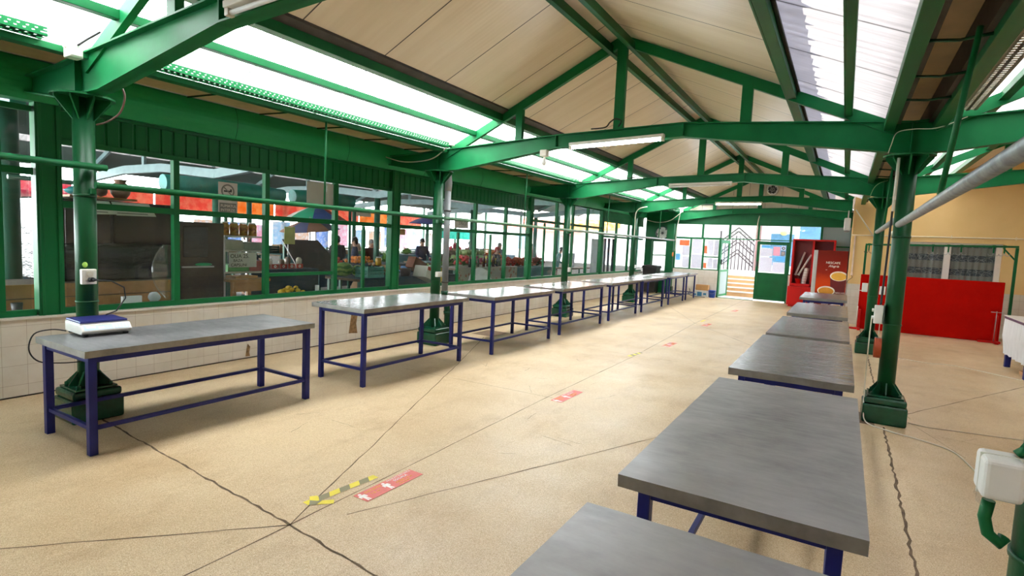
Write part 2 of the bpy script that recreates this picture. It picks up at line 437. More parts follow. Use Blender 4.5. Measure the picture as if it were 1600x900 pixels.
GX = XW-.07      # plane of the glazing
def ribbed(y0, y1, z0=2.62, z1=2.96, step=.145):
    m = MB(); n = max(1, int(round((y1-y0)/step))); d = (y1-y0)/n
    prof = []
    for i in range(n):
        a = y0+i*d
        prof += [(GX+.015, a), (GX+.015, a+d*.78), (GX+.002, a+d*.84), (GX+.002, a+d*.94)]
    prof += [(GX+.015, y1), (GX-.04, y1), (GX-.04, y0)]
    m.prism(prof, 'Z', z0, z1); return m
def window(n, y0, y1, zh, mull, zt, extras, ribs, label):
    """one bay of the glazed left wall"""
    f = MB(); fr = .055
    w = T('window_%d' % n, label, 'window', (GX, (y0+y1)/2, .81), None, 'structure')
    f.bx(GX-.03, GX+.035, y0, y1, .813, .875); f.bx(GX-.03, GX+.035, y0, y1, zh, zh+fr)
    f.bx(GX-.03, GX+.04, y0, y1, zt-.035, zt+.035)
    f.build('frame', GREEN_L, w, .004)
    for y in mull:
        k = MB(); k.bx(GX-.035, GX+.045, y-.035, y+.035, .876, zh-.001); k.build('mullion', GREEN_L, w, .004)
    for (a, b, c, d) in extras:
        k = MB(); k.bx(GX-.02, GX+.025, a, b, c, d); k.build('glazing_bar', GREEN_L, w)
    ys = [y0]+list(mull)+[y1]
    for a, b in zip(ys, ys[1:]):
        for c, d in ((.88, zt-.04), (zt+.04, zh)):
            g = MB(); g.bx(GX-.004, GX, a+.03, b-.03, c, d); g.build('pane', GLASS, w)
    if ribs:
        r = ribbed(y0, y1); r.build('ribbed_panel', GREEN_L, w)
        r = MB(); r.bx(GX-.02, GX+.04, y0, y1, 2.93, 2.965); r.build('panel_trim', GREEN, w)
    return w
def post(y, wd, label):
    m = MB(); m.bx(GX-.06, GX+.07, y-wd/2, y+wd/2, .813, 2.97)
    m.bx(GX+.07, GX+.082, y-wd/2+.02, y-wd/2+.05, .813, 2.97); m.bx(GX+.07, GX+.082, y+wd/2-.05, y+wd/2-.02, .813, 2.97)
    return tag(struct(m.build('trim_2', GREEN_L, bevel=.005)), label, 'post')
for y, nm in ((2.42,'beside the electronic scale'),(7.52,'beside the second green column'),(12.56,'past the third table from the front'),(17.5,'near the fourth green column')):
    post(y, .22 if y < 12 else .17, 'green boxed steel post of the window wall ' + nm)
window(1, -2.4, 2.30, 2.87, [0.9, 2.02, -.3], 2.28, [], False, 'green framed window at the left picture edge')
window(2, 2.54, 7.40, 2.59, [3.69, 4.93, 6.17], 1.97, [(4.97,6.13,1.13,1.18),(6.77,6.82,.876,1.93)], True, 'green framed window bay between the first two window posts, no smoking sign on it')
window(3, 7.64, 12.47, 2.59, [8.83, 10.1, 11.38], 1.97, [(9.47,9.52,.876,1.93),(10.73,10.77,.876,1.93)], True, 'green framed window bay beside the grey drainpipe')
window(4, 12.65, 17.41, 2.93, [14.1, 15.2, 16.3], 2.36, [(13.38,13.44,.876,2.32)], False, 'tall green framed window bay without ribbed panel')
window(5, 17.59, 21.93, 2.59, [18.9, 20.2, 21.1], 2.10, [(20.62,20.66,.876,2.06)], True, 'last green framed window bay of the left wall')
m = MB(); m.bx(GX-.03, GX+.03, YBACK, -2.42, .813, 2.97); struct(m.build('wall_left', GREEN_L))
# fascia above the windows: smooth, slightly bulging sheet with seams
m = MB(); n = 8
prof = [(XW-.10, 2.966)]+[(XW+.04+.055*math.sin(PI*i/n), 2.966+.40*i/n) for i in range(n+1)]+[(XW-.10, 3.366)]
m.prism(prof, 'Y', YBACK, YEND); 
for y in [YBACK+.9+1.9*i for i in range(16)]:
    q = [(a+.002 if 0 < j < n+2 else a, b) for j, (a, b) in enumerate(prof)]
    m.prism(q, 'Y', y, y+.006, 1)
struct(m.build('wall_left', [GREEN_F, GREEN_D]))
m = MB(); m.tube([(XW+.06, YBACK, 3.375), (XW+.06, YEND, 3.375)], .011, 8); struct(m.build('trim_3', STEEL))
m = MB(); m.bx(XW-.10, XW+.05, YBACK, YEND, 3.367, 3.46); struct(m.build('trim_4', DARKFL))

# ---- columns
def column(x, y, top=2.90, label='', base=True):
    c = T('steel_column', label, 'column', (x, y, 0), 'green columns carrying the roof', 'thing')
    r = .083
    if base:
        b = MB(); h = .205; b.bx(x-h, x+h, y-h, y+h, .001, .21)
        b.bx(x-h+.012, x+h-.012, y-h+.012, y+h-.012, .212, .285)
        b.build('base_block', GREEN_D, c, .022, seg=3)
        p = MB(); p.bx(x-.165, x+.165, y-.165, y+.165, .287, .305)
        for sx, sy in ((1,1),(1,-1),(-1,1),(-1,-1)): p.cyl((x+sx*.125, y+sy*.125, .305), (x+sx*.125, y+sy*.125, .335), .018, 6)
        p.build('base_plate', GREEN_D, c, .004)
        g = MB()
        for k in range(8):
            a = PI/4*k; L = .155 if k % 2 == 0 else .19
            d = Vector((math.cos(a), math.sin(a), 0)); e = Vector((-d.y, d.x, 0))*.007; o = Vector((x, y, 0))
            P = [(r-.01, .306), (L, .306), (L, .325), (r-.01, .45)]
            vs = [o+d*u+e*s_+Vector((0,0,z)) for s_ in (-1,1) for u, z in P]
            g.add(vs, [(0,1,2,3),(7,6,5,4),(0,4,5,1),(1,5,6,2),(2,6,7,3),(3,7,4,0)])
        g.build('base_gusset', GREEN_D, c)
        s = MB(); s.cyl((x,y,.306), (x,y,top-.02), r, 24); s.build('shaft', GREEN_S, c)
    else:
        s = MB(); s.cyl((x,y,.002), (x,y,top-.02), r, 24); s.build('shaft', GREEN, c)
    for za, zb in ((2.02,2.045),(1.07,1.085)):
        s = MB(); s.cyl((x,y,za), (x,y,zb), r+.005, 24); s.build('weld_band', GREEN_S, c)
    p = MB(); n = 28
    p.lathe((x,y,0), [(.001, top-.018), (.235, top-.018), (.235, top-.002), (.001, top-.002)], n, smooth=False)
    p.build('cap_plate', GREEN, c)
    g = MB()
    for k in range(8):
        a = PI/4*k; d = Vector((math.cos(a), math.sin(a), 0)); e = Vector((-d.y, d.x, 0))*.007; o = Vector((x, y, 0))
        P = [(r-.01, top-.019), (.215, top-.019), (.215, top-.04), (r-.01, top-.22)]
        vs = [o+d*u+e*s_+Vector((0,0,z)) for s_ in (-1,1) for u, z in P]
        g.add(vs, [(0,1,2,3),(7,6,5,4),(0,4,5,1),(1,5,6,2),(2,6,7,3),(3,7,4,0)])
    g.build('cap_gusset', GREEN, c)
    return c
for y, l in zip(ROWS, ('round green steel column with a socket, behind the table with the scale', 'round green steel column beside the grey drainpipe', 'third round green column along the window wall, counted from the scale', 'fourth round green column along the window wall, near the black bin')):
    column(XL, y, label=l)
column(XR, 1.80, label='round green column cut off by the right picture edge, white box on it')
column(XR, ROWS[1], label='round green column at right with an orange cable reel hanging on it')
column(XR, ROWS[2], label='round green column at right in front of the red board, two white boxes on it')
c = T('steel_column', 'square green corner post beside the black bin', 'column', (-5.93, YEND-.12, 0), 'green columns carrying the roof', 'thing')
s = MB(); s.bx(-6.08, -5.80, YEND-.22, YEND-.02, .301, 2.76); s.build('shaft', GREEN, c, .006)
s = MB(); s.bx(-6.13, -5.74, YEND-.30, YEND-.02, .001, .30); s.build('base_block', GREEN_D, c, .02)

# ---- trusses: tapered I-beam chord, rafters and posts in one thing
def ibeam(m, top, bot, y, wd=.13, tf=.014, tw=.02):
    poly = top + bot[::-1]
    m.prism(poly, 'Y', y-tw/2, y+tw/2)
    for line, sgn in ((top, -1), (bot, 1)):
        for (x0, z0), (x1, z1) in zip(line, line[1:]):
            vs = [(x0,y-wd/2,z0),(x1,y-wd/2,z1),(x1,y+wd/2,z1),(x0,y+wd/2,z0)]
            vs += [(a, b, z+sgn*tf) for a, b, z in vs]
            m.add(vs, [(0,1,2,3),(7,6,5,4),(0,4,5,1),(1,5,6,2),(2,6,7,3),(3,7,4,0)])
TOPL = [(-7.0,3.185),(-6.2,3.21),(-5.88,3.235),(-3.72,3.355),(-1.905,3.405),(.5,3.25),(2.72,3.375),(4.86,3.375),(6.9,3.24)]
BOTL = [(-7.0,3.03),(-6.2,2.90),(-5.88,2.90),(-5.45,2.905),(-3.72,3.165),(-1.905,3.225),(.15,2.96),(.5,2.90),(.85,2.93),(2.72,3.17),(4.86,3.17),(6.5,2.95),(6.9,2.9)]
def truss(y, label, lo=-7.0, hi=6.9, right=True):
    t = T('roof_truss', label, 'roof truss', (XC, y, 3.0), 'green roof trusses of the hall', 'thing')
    def clip(L):
        out = []
        for (a, b), (c, d) in zip(L, L[1:]):
            if a <= hi: out.append((a, b))
            if a < hi < c: out.append((hi, b+(d-b)*(hi-a)/(c-a)))
        if L[-1][0] <= hi: out.append(L[-1])
        return out
    top, bot = clip(TOPL), clip(BOTL)
    m = MB(); ibeam(m, top, bot, y)
    zt = lambda x, L: next(b+(d-b)*(x-a)/(c-a) for (a, b), (c, d) in zip(L, L[1:]) if a <= x <= c)
    for x in [v for v in (-5.88,-3.72,-1.905,.5,2.72,4.86) if v < hi-.05]:
        m.bx(x-.007, x+.007, y-.062, y+.062, zt(x, BOTL)+.005, zt(x, TOPL)-.005)
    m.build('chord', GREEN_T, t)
    def rafter(x0, x1, s=1):
        k = MB(); z0, z1 = zr(x0), zr(x1)
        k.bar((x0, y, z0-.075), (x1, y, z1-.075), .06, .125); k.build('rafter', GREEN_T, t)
    rafter(-5.78, XC-.04); rafter(min(.36, hi), XC+.04)
    xs = [(XC, 'king_post', .135), (-4.36, 'queen_post', .115), (-1.17, 'queen_post', .125)]
    if right and hi > 1:
        rafter(.68, XA-.04); rafter(6.8, XA+.04)
        xs += [(XA, 'king_post', .135), (2.2, 'queen_post', .12), (5.36, 'queen_post', .12)]
    for x, nm, wd in xs:
        k = MB(); z1 = zr(x)-(.055 if nm == 'king_post' else .115)
        k.bx(x-wd/2, x+wd/2, y-.035, y+.035, zt(x, TOPL)+.002, z1); k.build(nm, GREEN_T, t, .003)
    return t
truss(ROWS[0], 'green steel truss over the scale, its beam crossing the upper left corner')
truss(ROWS[1], 'large green truss with the bulb holder and the lit tube lamp')
truss(ROWS[2], 'second large green truss from the front, white lamp batten under it')
truss(ROWS[3], 'green truss ending at the yellow wall, lit tube lamp below', hi=.06, right=False)
truss(YEND-.16, 'farthest green truss in front of the cream gable', hi=.06, right=False)

# ---- roof: opaque panels are the ceiling, clear sheets along the valleys
def slope(name, x0, x1, mat, y0=YBACK, y1=YEND, th=.05, lift=.004, z=zr):
    m = MB(); z0, z1 = z(x0+.0001)+lift, z(x1-.0001)+lift
    m.prism([(x0, z0), (x1, z1), (x1, z1+th), (x0, z0+th)], 'Y', y0, y1)
    return struct(m.build(name, mat))
slope('ceiling', -4.62, XC, CEIL); slope('ceiling', XC, -.68, CEIL)
slope('roof_sheet', -5.80, -4.62, SHEET_L, y0=.7, th=.008, lift=.01); slope('ceiling', -5.80, -4.62, CEIL, y1=.7); slope('roof_sheet', -.68, .34, SHEET_R, th=.008, lift=.01)  # opaque stretch over the unseen near end, added to cut light below
slope('roof_sheet', .66, 1.95, SHEET_A, y1=YY, th=.008, lift=.01); slope('ceiling', 1.95, XA, CEIL, y1=YY); slope('ceiling', XA, 5.6, CEIL, y1=YY); slope('roof_sheet', 5.6, XEAST, SHEET_R, y1=YY, th=.008, lift=.01)
# ridge cap underside
m = MB(); m.bx(XC-.12, XC+.12, YBACK, YEND, ZA-.02, ZA+.0); struct(m.build('trim_5', TAN))
m = MB(); m.prism([(-4.655, zr(-4.655)-.025), (-4.56, zr(-4.56)-.025), (-4.56, zr(-4.56)+.003), (-4.655, zr(-4.655)+.003)], 'Y', YBACK, YEND); struct(m.build('trim_6', DARKFL))
m = MB(); m.prism([(-.635, zr(-.635)-.02), (-.60, zr(-.60)-.02), (-.60, zr(-.60)+.003), (-.635, zr(-.635)+.003)], 'Y', YBACK, YEND); struct(m.build('trim_7', DARKFL))
m = MB()   # jagged strip tinted as the bluish shadow of dirt on the milky sheet
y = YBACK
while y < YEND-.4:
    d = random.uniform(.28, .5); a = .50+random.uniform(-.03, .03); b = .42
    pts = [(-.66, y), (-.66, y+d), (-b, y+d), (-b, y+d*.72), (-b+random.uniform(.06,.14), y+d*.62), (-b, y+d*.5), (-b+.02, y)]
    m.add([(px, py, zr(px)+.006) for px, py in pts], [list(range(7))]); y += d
m.build('dirt_shade_strip', SKYB); struct(bpy.data.objects['dirt_shade_strip'])
seg = [YBACK]+ROWS+[YEND]
def purlin(x, wd, dp, nm, label, mat=GREEN, y1=YEND, drop=0):
    z = zr(x)-.003-drop
    m = MB(); m.bx(x-wd/2, x+wd/2, YBACK, y1-.02, z-dp, z); m.bx(x-wd/2-.02, x-wd/2, YBACK, y1-.02, z-dp, z-dp+.012)
    tag(m.build('roof_purlin', mat, bevel=.004), label, 'roof beam', 'green roof beams running along the hall', 'structure')
purlin(XC-.155, .045, .11, '', 'green ridge beam, left of the pair under the roof peak', drop=.05)
purlin(XC+.155, .045, .11, '', 'green ridge beam, right of the pair under the roof peak', drop=.05)
purlin(-4.70, .10, .10, '', 'deep green beam where the left clear roof sheets meet the cream panels')
purlin(-5.16, .06, .075, '', 'thin green beam across the middle of the left clear roof sheets')
purlin(-.68, .09, .12, '', 'deep green beam where the milky sheets meet the cream panels')
purlin(-.09, .06, .10, '', 'thin green beam across the middle of the milky sheets')
purlin(1.22, .06, .10, '', 'thin green beam across the clear sheets of the right aisle', y1=YY)
purlin(1.95, .09, .12, '', 'deep green beam at the cream panels of the right aisle', y1=YY)
purlin(XA, .1, .12, '', 'green ridge beam of the right aisle', y1=YY, drop=.03)
# hold-down clips seen as dark dots on the clear sheets
m = MB()
for x in (-4.78, -5.22, -5.72):
    for i in range(52):
        y = YBACK+.4+i*.54+random.uniform(-.12,.12)
        if y < YEND-.3: m.bx(x-.03, x+.015, y, y+.03, zr(x)+.022, zr(x)+.05)
struct(m.build('roof_clip', DARKFL))
# valley gutters
def gutter(x0, x1, label, y1, straps, soffit=None):
    g = T('valley_gutter', label, 'roof gutter', ((x0+x1)/2, 6, 3.2), None, 'structure')
    a = MB(); xa, xb = soffit or (x0+.13, x1-.13)
    a.bx(xa, xb, YBACK, y1, 3.372 if soffit else 3.47, 3.385 if soffit else 3.485); a.build('trough', TAN, g)
    a = MB(); a.bx(*((x0+.08, xa) if not soffit else (xb-.005, xb+.01)), YBACK, y1, 3.23, 3.40 if soffit else 3.48); 
    if not soffit: a.bx(xb, x1-.08, YBACK, y1, 3.23, 3.48)
    a.build('trough_side', DARKFL, g)
    for x in (x0, x1):
        if soffit and x == x1: continue
        pass
    b = MB(); b.bx(x0-.02 if not soffit else x1, (x0+.08) if not soffit else x1+.11, YBACK, y1, 3.185 if soffit else 3.165, 3.24 if soffit else 3.255); b.build('edge_beam', GREEN, g, .004)
    if not soffit:
        b = MB(); b.bx(x1-.09, x1+.02, YBACK, y1, 3.165, 3.255); b.build('edge_beam', GREEN, g, .004)
    for y in straps:
        s = MB(); za, zb = 3.262, 3.25
        xs0, xs1 = (x0+.06, x1-.06) if not soffit else (xa+.05, xb-.05)
        zz = 3.215 if not soffit else 3.345
        s.tube([(xs0, y, zz), ((xs0+xs1)/2, y+.02, zz-.015), (xs1, y, zz)], .011, 6); s.build('strap', GREEN_D, g)
gutter(.26, .76, 'open valley gutter with tan trough over the right columns', YY-.05, [y for y in (.4,1.3,2.9,3.7,4.52,5.35,6.1,8.0,8.9,9.8,10.7,11.6,13,14,15,16)])
gutter(XW+.0, -5.79, 'tan valley soffit between the window wall and the left clear sheets', YEND-.05, [y for y in [-1+.95*i for i in range(24)] if all(abs(y-r) > .25 for r in ROWS)], soffit=(XW+.07, -5.79))
# perforated cable trays
def tray(x, z, y0, y1, label, lip=.012):
    g = T('cable_tray', label, 'cable tray', (x, (y0+y1)/2, z), None, 'thing')
    m = MB(); n = int((y1-y0)/.055); wv = .055
    for xx in (x-wv, x-.005, x+wv): m.bx(xx-.012, xx+.012, y0, y1, z-.002, z+.002)
    for i in range(n):
        y = y0+i*.055; m.bx(x-wv, x-.005, y, y+.038, z-.002, z+.002); m.bx(x-.005, x+wv, y+.022, y+.058, z-.002, z+.002)
    for sx in (-1, 1): m.bx(x+sx*(wv+.013), x+sx*(wv+.017), y0, y1, z-.002, z+lip)
    if x < 0:   # perforated side wall of the tray
        xs = x+wv+.004
        for za, zb in ((z-.002,z+.020),(z+.030,z+.042),(z+.052,z+.068)): m.bx(xs, xs+.004, y0, y1, za, zb)
        for i in range(n):
            yy = y0+i*.055; m.bx(xs, xs+.004, yy, yy+.036, z+.020, z+.030); m.bx(xs, xs+.004, yy+.020, yy+.056, z+.042, z+.052)
    m.build('perforated_channel', GREEN_L if x < 0 else M('bare perforated steel', (.40,.37,.30,1), .5, .3), g)
    return g
for y0, y1, l in ((-3, ROWS[0]-.36, 'short green perforated cable tray left of the big corner beam'), (ROWS[0]+.12, ROWS[1]-.12, 'green perforated cable tray above the first window bay'), (ROWS[1]+.12, ROWS[2]-.12, 'green perforated cable tray above the drainpipe bay'), (ROWS[2]+.12, ROWS[3]-.12, 'green perforated cable tray above the third window bay'), (ROWS[3]+.12, YEND-.55, 'farthest green cable tray, above the black bin')):
    tray(-5.605, 3.246, y0, y1, l)
tray(.93, 3.31, 2.42, ROWS[1]-.1, 'bare perforated cable tray under the clear sheets at top right', .045)
tray(.93, 3.31, ROWS[1]+.1, ROWS[2]-.1, 'bare perforated cable tray behind the right truss', .045)

# ---- end wall
E = T('wall_end', 'green and cream end wall with the door', 'wall', (-3, YEND, 0), None, 'structure')
m = MB(); m.bx(-5.80, -4.10, YEND, YEND+.12, 0, 1.02); m.bx(-1.72, .3, YEND, YEND+.12, 0, 1.02); m.build('tiled_dado', TILE_X, E)
m = MB(); m.bx(-7.0, .3, YEND, YEND+.12, 2.80, 3.30)
m.bx(-7.0, -5.80, YEND, YEND+.12, 2.08, 2.80); m.bx(-7.0, -6.72, YEND, YEND+.12, 0, 2.08); m.bx(-6.0, -5.80, YEND, YEND+.12, 0, 2.08); m.bx(-6.72, -6.0, YEND, YEND+.12, 0, .85)
m.build('header', GREEN, E)
m = MB(); m.prism([(-7.0,3.30),(.3,3.30),(.3,3.28),(XC,ZA-.01),(-5.8,zr(-5.8)),(-7.0,3.36)][0:2]+[(.3,zr(.3)),(XC,ZA),(-5.8,zr(-5.8)),(-7.0,3.37)], 'Y', YEND, YEND+.1)
for x in [-5.4+.55*i for i in range(10)]: m.bx(x, x+.008, YEND-.004, YEND, 3.32, min(zr(x), zr(x+.008))-.02, 1)
m.build('gable', [CREAM, DARKFL], E)
m = MB(); m.bx(-3.75, -2.25, YEND-.02, YEND-.001, 3.62, 3.86); m.build('gable_flashing', CREAM, E)
m = MB(); m.bx(-4.9, -3.75, YEND-.02, YEND-.001, 3.5, 3.78); m.build('gable_dark_board', DARKFL, E)  # dark board mounted on the cream gable
def endwin(n, x0, x1, z0, z1, label, mull=(), bars=(), glass=GLASS):
    w = T('window_%d' % n, label, 'window', ((x0+x1)/2, YEND+.05, z0), None, 'structure')
    f = MB(); a = .035
    f.bx(x0, x1, YEND+.005, YEND+.09, z0, z0+a); f.bx(x0, x1, YEND+.005, YEND+.09, z1-a, z1)
    f.bx(x0, x0+a, YEND+.005, YEND+.09, z0+a, z1-a); f.bx(x1-a, x1, YEND+.005, YEND+.09, z0+a, z1-a); f.build('frame', GREEN, w)
    for x in mull:
        k = MB(); k.bx(x-.03, x+.03, YEND+.005, YEND+.085, z0+a, z1-a); k.build('mullion', GREEN, w)
    for (xa, xb, z) in bars:
        k = MB(); k.bx(xa, xb, YEND+.01, YEND+.08, z-.02, z+.02); k.build('glazing_bar', GREEN, w)
    g = MB(); g.bx(x0+a, x1-a, YEND+.05, YEND+.054, z0+a, z1-a); g.build('pane', glass, w)
endwin(6, -5.80, -4.10, 1.02, 2.23, 'window with pasted papers left of the doorway', (-5.18, -4.70), [(-4.67,-4.14,1.53)])
endwin(7, -5.80, -4.76, 2.23, 2.80, 'upper light above the papered window'); endwin(8, -4.76, -3.78, 2.23, 2.80, 'upper light left of the doorway')
endwin(9, -3.78, -2.78, 2.23, 2.80, 'upper light above the doorway'); endwin(10, -2.78, -1.72, 2.23, 2.80, 'upper light above the closed door leaf')
endwin(11, -1.72, -.76, 1.02, 2.80, 'window behind the red cabinet', (), [(-1.68,-.8,2.25)])
endwin(12, -.76, .14, 1.02, 2.80, 'frosted window panel beside the yellow wall', (), [(-.72,.1,2.10)], FROST)
endwin(13, -6.70, -6.02, .86, 2.08, 'narrow window behind the black bin', (), [(-6.67,-6.05,1.50)])
# doors
def leaf(n, label, x, y, rz, w, mat_low, zlow=.06):
    d = T('door_%d' % n, label, 'door', (x, y, 0), None, 'structure', rz)
    m = MB(); t = .045
    m.bx(0, .10, 0, t, zlow, 2.20); m.bx(w-.10, w, 0, t, zlow, 2.20); m.bx(.10, w-.10, 0, t, 2.08, 2.20); m.bx(.10, w-.10, 0, t, zlow, zlow+.08); m.bx(.10, w-.10, 0, t, .98, 1.06)
    m.build('frame', GREEN, d, .004, local=True)
    m = MB(); m.bx(.10, w-.10, .015, .03, zlow+.08, .98); m.build('lower_panel', mat_low, d, local=True)
    m = MB(); m.bx(.10, w-.10, .02, .025, 1.06, 2.08); m.build('pane', GLASS, d, local=True)
    m = MB(); m.bx(.02, .06, -.05, 0, 1.28, 1.46); m.build('handle', BLACK, d, .006, local=True)
leaf(1, 'closed green door leaf with papers on its glass', -2.80, YEND+.02, 0, 1.07, GREEN)
leaf(2, 'open pale door leaf swung outwards', -4.05, YEND+.10, PI/2-.10, 1.15, FROST, .03)
m = MB(); m.bx(-4.10, -4.05, YEND-.01, YEND+.09, 0, 2.23); m.bx(-1.745, -1.70, YEND-.01, YEND+.09, 0, 2.23); m.bx(-4.05, -2.8, YEND, YEND+.1, .0, .015); struct(m.build('trim_8', GREEN))

# ---- yellow wall at right, window with curtain, tiled dado, conduit
Wd = T('wall_right', 'yellow plaster wall with white tiled foot', 'wall', (3, YY, 0), None, 'structure')
m = MB(); X0, X1, Z0, Z1 = 1.28, 3.20, 1.13, 2.245
m.bx(.115, X0, YY, YY+.2, 0, 4.7); m.bx(X1, XEAST, YY, YY+.2, 0, 4.7); m.bx(X0, X1, YY, YY+.2, 0, Z0); m.bx(X0, X1, YY, YY+.2, Z1, 4.7)
m.bx(.115, .315, YY+.2, YEND, 0, 4.2); m.build('plaster', YELLOW, Wd)
m = MB(); m.bx(.105, XEAST, YY-.012, YY, .001, 1.075); m.bx(.103, .115, YY-.012, YEND, .001, 1.075); m.build('tiled_dado', TILE_X, Wd)
w = T('window_14', 'white framed window with striped curtain in the yellow wall', 'window', (2.2, YY+.1, Z0), None, 'structure')
f = MB(); f.bx(X0, X1, YY+.09, YY+.15, Z0, Z0+.06); f.bx(X0, X1, YY+.09, YY+.15, Z1-.06, Z1)
for a, b in ((X0, X0+.09), (X1-.11, X1), (2.10, 2.235)): f.bx(a, b, YY+.08, YY+.155, Z0+.061, Z1-.061)
f.build('frame', M('white window frame', (.74,.68,.63,1), .4, var=.04), w, .004)
f = MB(); f.bx(X0+.09, X1-.11, YY+.13, YY+.134, Z0+.06, Z1-.06); f.build('pane', GLASS, w)
m = MB(); m.bx(XEAST, XEAST+.15, YBACK, YY+.2, 0, 3.6); struct(m.build('wall_right', CREAM))
m = MB(); m.bx(XW-.15, XEAST+.15, YBACK-.15, YBACK, 0, 4.8); struct(m.build('wall_back', CREAM))
# ------------------------------------------------------------------ market tables
def table(x0, x1, y0, y1, h, label, group, top, ins=.09, leg=.05, th=.055, parts_far=False, str_z=.21, rivets=()):
    t = T('market_table', label, 'table', ((x0+x1)/2, (y0+y1)/2, 0), group)
    m = MB(); nx, ny = 7, 14     # slightly uneven sheet metal top
    g = {}
    vs = []; fs = []
    for j in range(ny+1):
        for i in range(nx+1):
            e = i in (0, nx) or j in (0, ny)
            vs.append((x0+(x1-x0)*i/nx, y0+(y1-y0)*j/ny, h+random.uniform(-.002,.0015)-(.003 if e else 0)))
    for j in range(ny):
        for i in range(nx):
            a = j*(nx+1)+i; fs.append((a, a+1, a+nx+2, a+nx+1))
    m.add(vs, fs, 0, True)
    rim = [i for i in range(nx)]+[ (j+1)*(nx+1)-1 for j in range(ny)]+[ny*(nx+1)+i for i in range(nx, 0, -1)]+[j*(nx+1) for j in range(ny, 0, -1)]
    low = []
    for k in rim:
        x, y, z = vs[k]; o = random.uniform(-.003,.003); low.append((x+(o if x in (x0,x1) else 0), y+(o if y in (y0,y1) else 0), h-th+random.uniform(-.003,.003)))
    n = len(rim); top_r = [vs[k] for k in rim]
    m.add(top_r+low, [(i, n+i, n+(i+1) % n, (i+1) % n) for i in range(n)], 1, False)
    m.add(low, [list(range(n))], 1)
    m.build('table_top', [top, EDGE], t)
    a0, a1, b0, b1 = x0+ins, x1-ins, y0+ins, y1-ins; l = leg/2; zt = h-th-.004
    for x in (a0, a1):
        for y in (b0, b1):
            k = MB(); k.bx(x-l, x+l, y-l, y+l, .001, zt); k.build('leg', BLUE, t, .004)
    def rail(nm, xa, xb, ya, yb, za, zb):
        k = MB(); k.bx(xa, xb, ya, yb, za, zb); k.build(nm, BLUE, t, .003)
    for x in (a0, a1):
        rail('apron', x-.02, x+.02, b0+l, b1-l, zt-.045, zt-.002); rail('stretcher', x-.016, x+.016, b0+l, b1-l, str_z-.016, str_z+.016)
    for y in (b0, b1):
        rail('apron', a0+l, a1-l, y-.02, y+.02, zt-.045, zt-.002); rail('stretcher', a0+l, a1-l, y-.016, y+.016, str_z-.016, str_z+.016)
    for (x, y) in rivets:
        k = MB(); k.lathe((x, y, h), [(.013,.0005),(.009,.003),(.0005,.0035)], 14); k.build('rusty_rivet', M('rust', (.16,.05,.015,1), .9, var=.4, scale=60), t)
    return t
GL, GR = 'blue legged tables along the window wall', 'blue legged tables in the right row'
table(-5.70, -4.80, 1.84, 3.93, .83, 'long low blue legged table with the electronic scale on it', GL, TOP_B, ins=.06, leg=.058)
table(-5.56, -4.66, 4.50, 6.56, .945, 'shiny topped blue legged table with the tile damage behind it, second from the scale', GL, TOP_A, ins=.085, leg=.05)
table(-5.50, -4.58, 7.13, 9.20, .92, 'blue legged table just right of the grey drainpipe, above the brown floor patch', GL, TOP_A, ins=.06)
table(-5.50, -4.60, 9.60, 11.86, .92, 'blue legged table in front of the third window wall column', GL, TOP_A, ins=.08)
table(-5.46, -4.62, 12.28, 14.45, .92, 'blue legged table right after the third window wall column, fifth from the scale', GL, TOP_A)
table(-5.46, -4.60, 14.70, 16.85, .92, 'blue legged table in front of the fourth window wall column, plastic bag on it', GL, TOP_A)
table(-5.46, -4.60, 17.40, 19.40, .92, 'blue legged table in front of the black bin', GL, TOP_A)
table(-5.46, -4.60, 19.60, 21.00, .92, 'last blue legged table of the window row, next to the cardboard box', GL, TOP_A)
table(-.705, .14, -.42, 1.757, .90, 'nearest grey table top at the bottom edge, with a rusty rivet', GR, TOP_B, rivets=((-.55,1.235),(-.603,1.13)))
table(-.70, .142, 2.05, 4.105, .90, 'large bare grey table at right front with a drooping front edge', GR, TOP_B)
table(-.705, .131, 4.50, 6.61, .90, 'film wrapped table right behind the large bare one', GR, TOP_C)
table(-.70, .116, 6.80, 8.82, .90, 'film wrapped table beside the column with the orange reel, third in the right row', GR, TOP_C)
table(-.70, .110, 9.42, 11.62, .90, 'film wrapped table beside the rear right column, fourth in the right row', GR, TOP_C)
table(-.755, .11, 13.06, 15.05, .90, 'last small looking table of the right row, before the coffee machine', GR, TOP_C)
m = MB(); m.ell((-5.05, 15.6, .972), (.22,.30,.04), n=16, m=6, jit=.18); m.ell((-4.95,15.9,.964), (.15,.16,.035), n=12, m=6, jit=.2)
tag(m.build('plastic_bag', FILM), 'crumpled clear plastic bag lying on a far left table', 'plastic bag')

# ------------------------------------------------------------------ electronic scale on the first table
z = .832
s = T('electronic_scale', 'white electronic scale with a blue weighing plate on the left table', 'scale', (-5.565, 2.24, z), None, None, -.06)
m = MB(); prof = [(-.19,.018),(.165,.018),(.195,.035),(.20,.05),(.15,.100),(-.19,.100)]
m.prism(prof, 'Y', -.185, .185)
o = m.build('body', WHITE, s, .012, local=True, seg=3); 
m = MB()
for x in (-.15,.15):
    for y in (-.15,.15): m.cyl((x,y,.0), (x,y,.018), .022, 12)
m.build('foot', RUBBER, s, local=True)
m = MB(); m.bx(-.20, .13, -.175, .175, .108, .126); m.build('weighing_plate', M('blue plate', (.035,.04,.22,1), .35, .3), s, .006, local=True)
m = MB(); m.bx(-.203, .133, -.178, .178, .101, .1075); m.build('plate_rim', STEEL, s, .003, local=True)
LCD = M('pale blue panel', (.42,.58,.74,1), .3); LCDW = M('display window', (.72,.80,.84,1), .2)
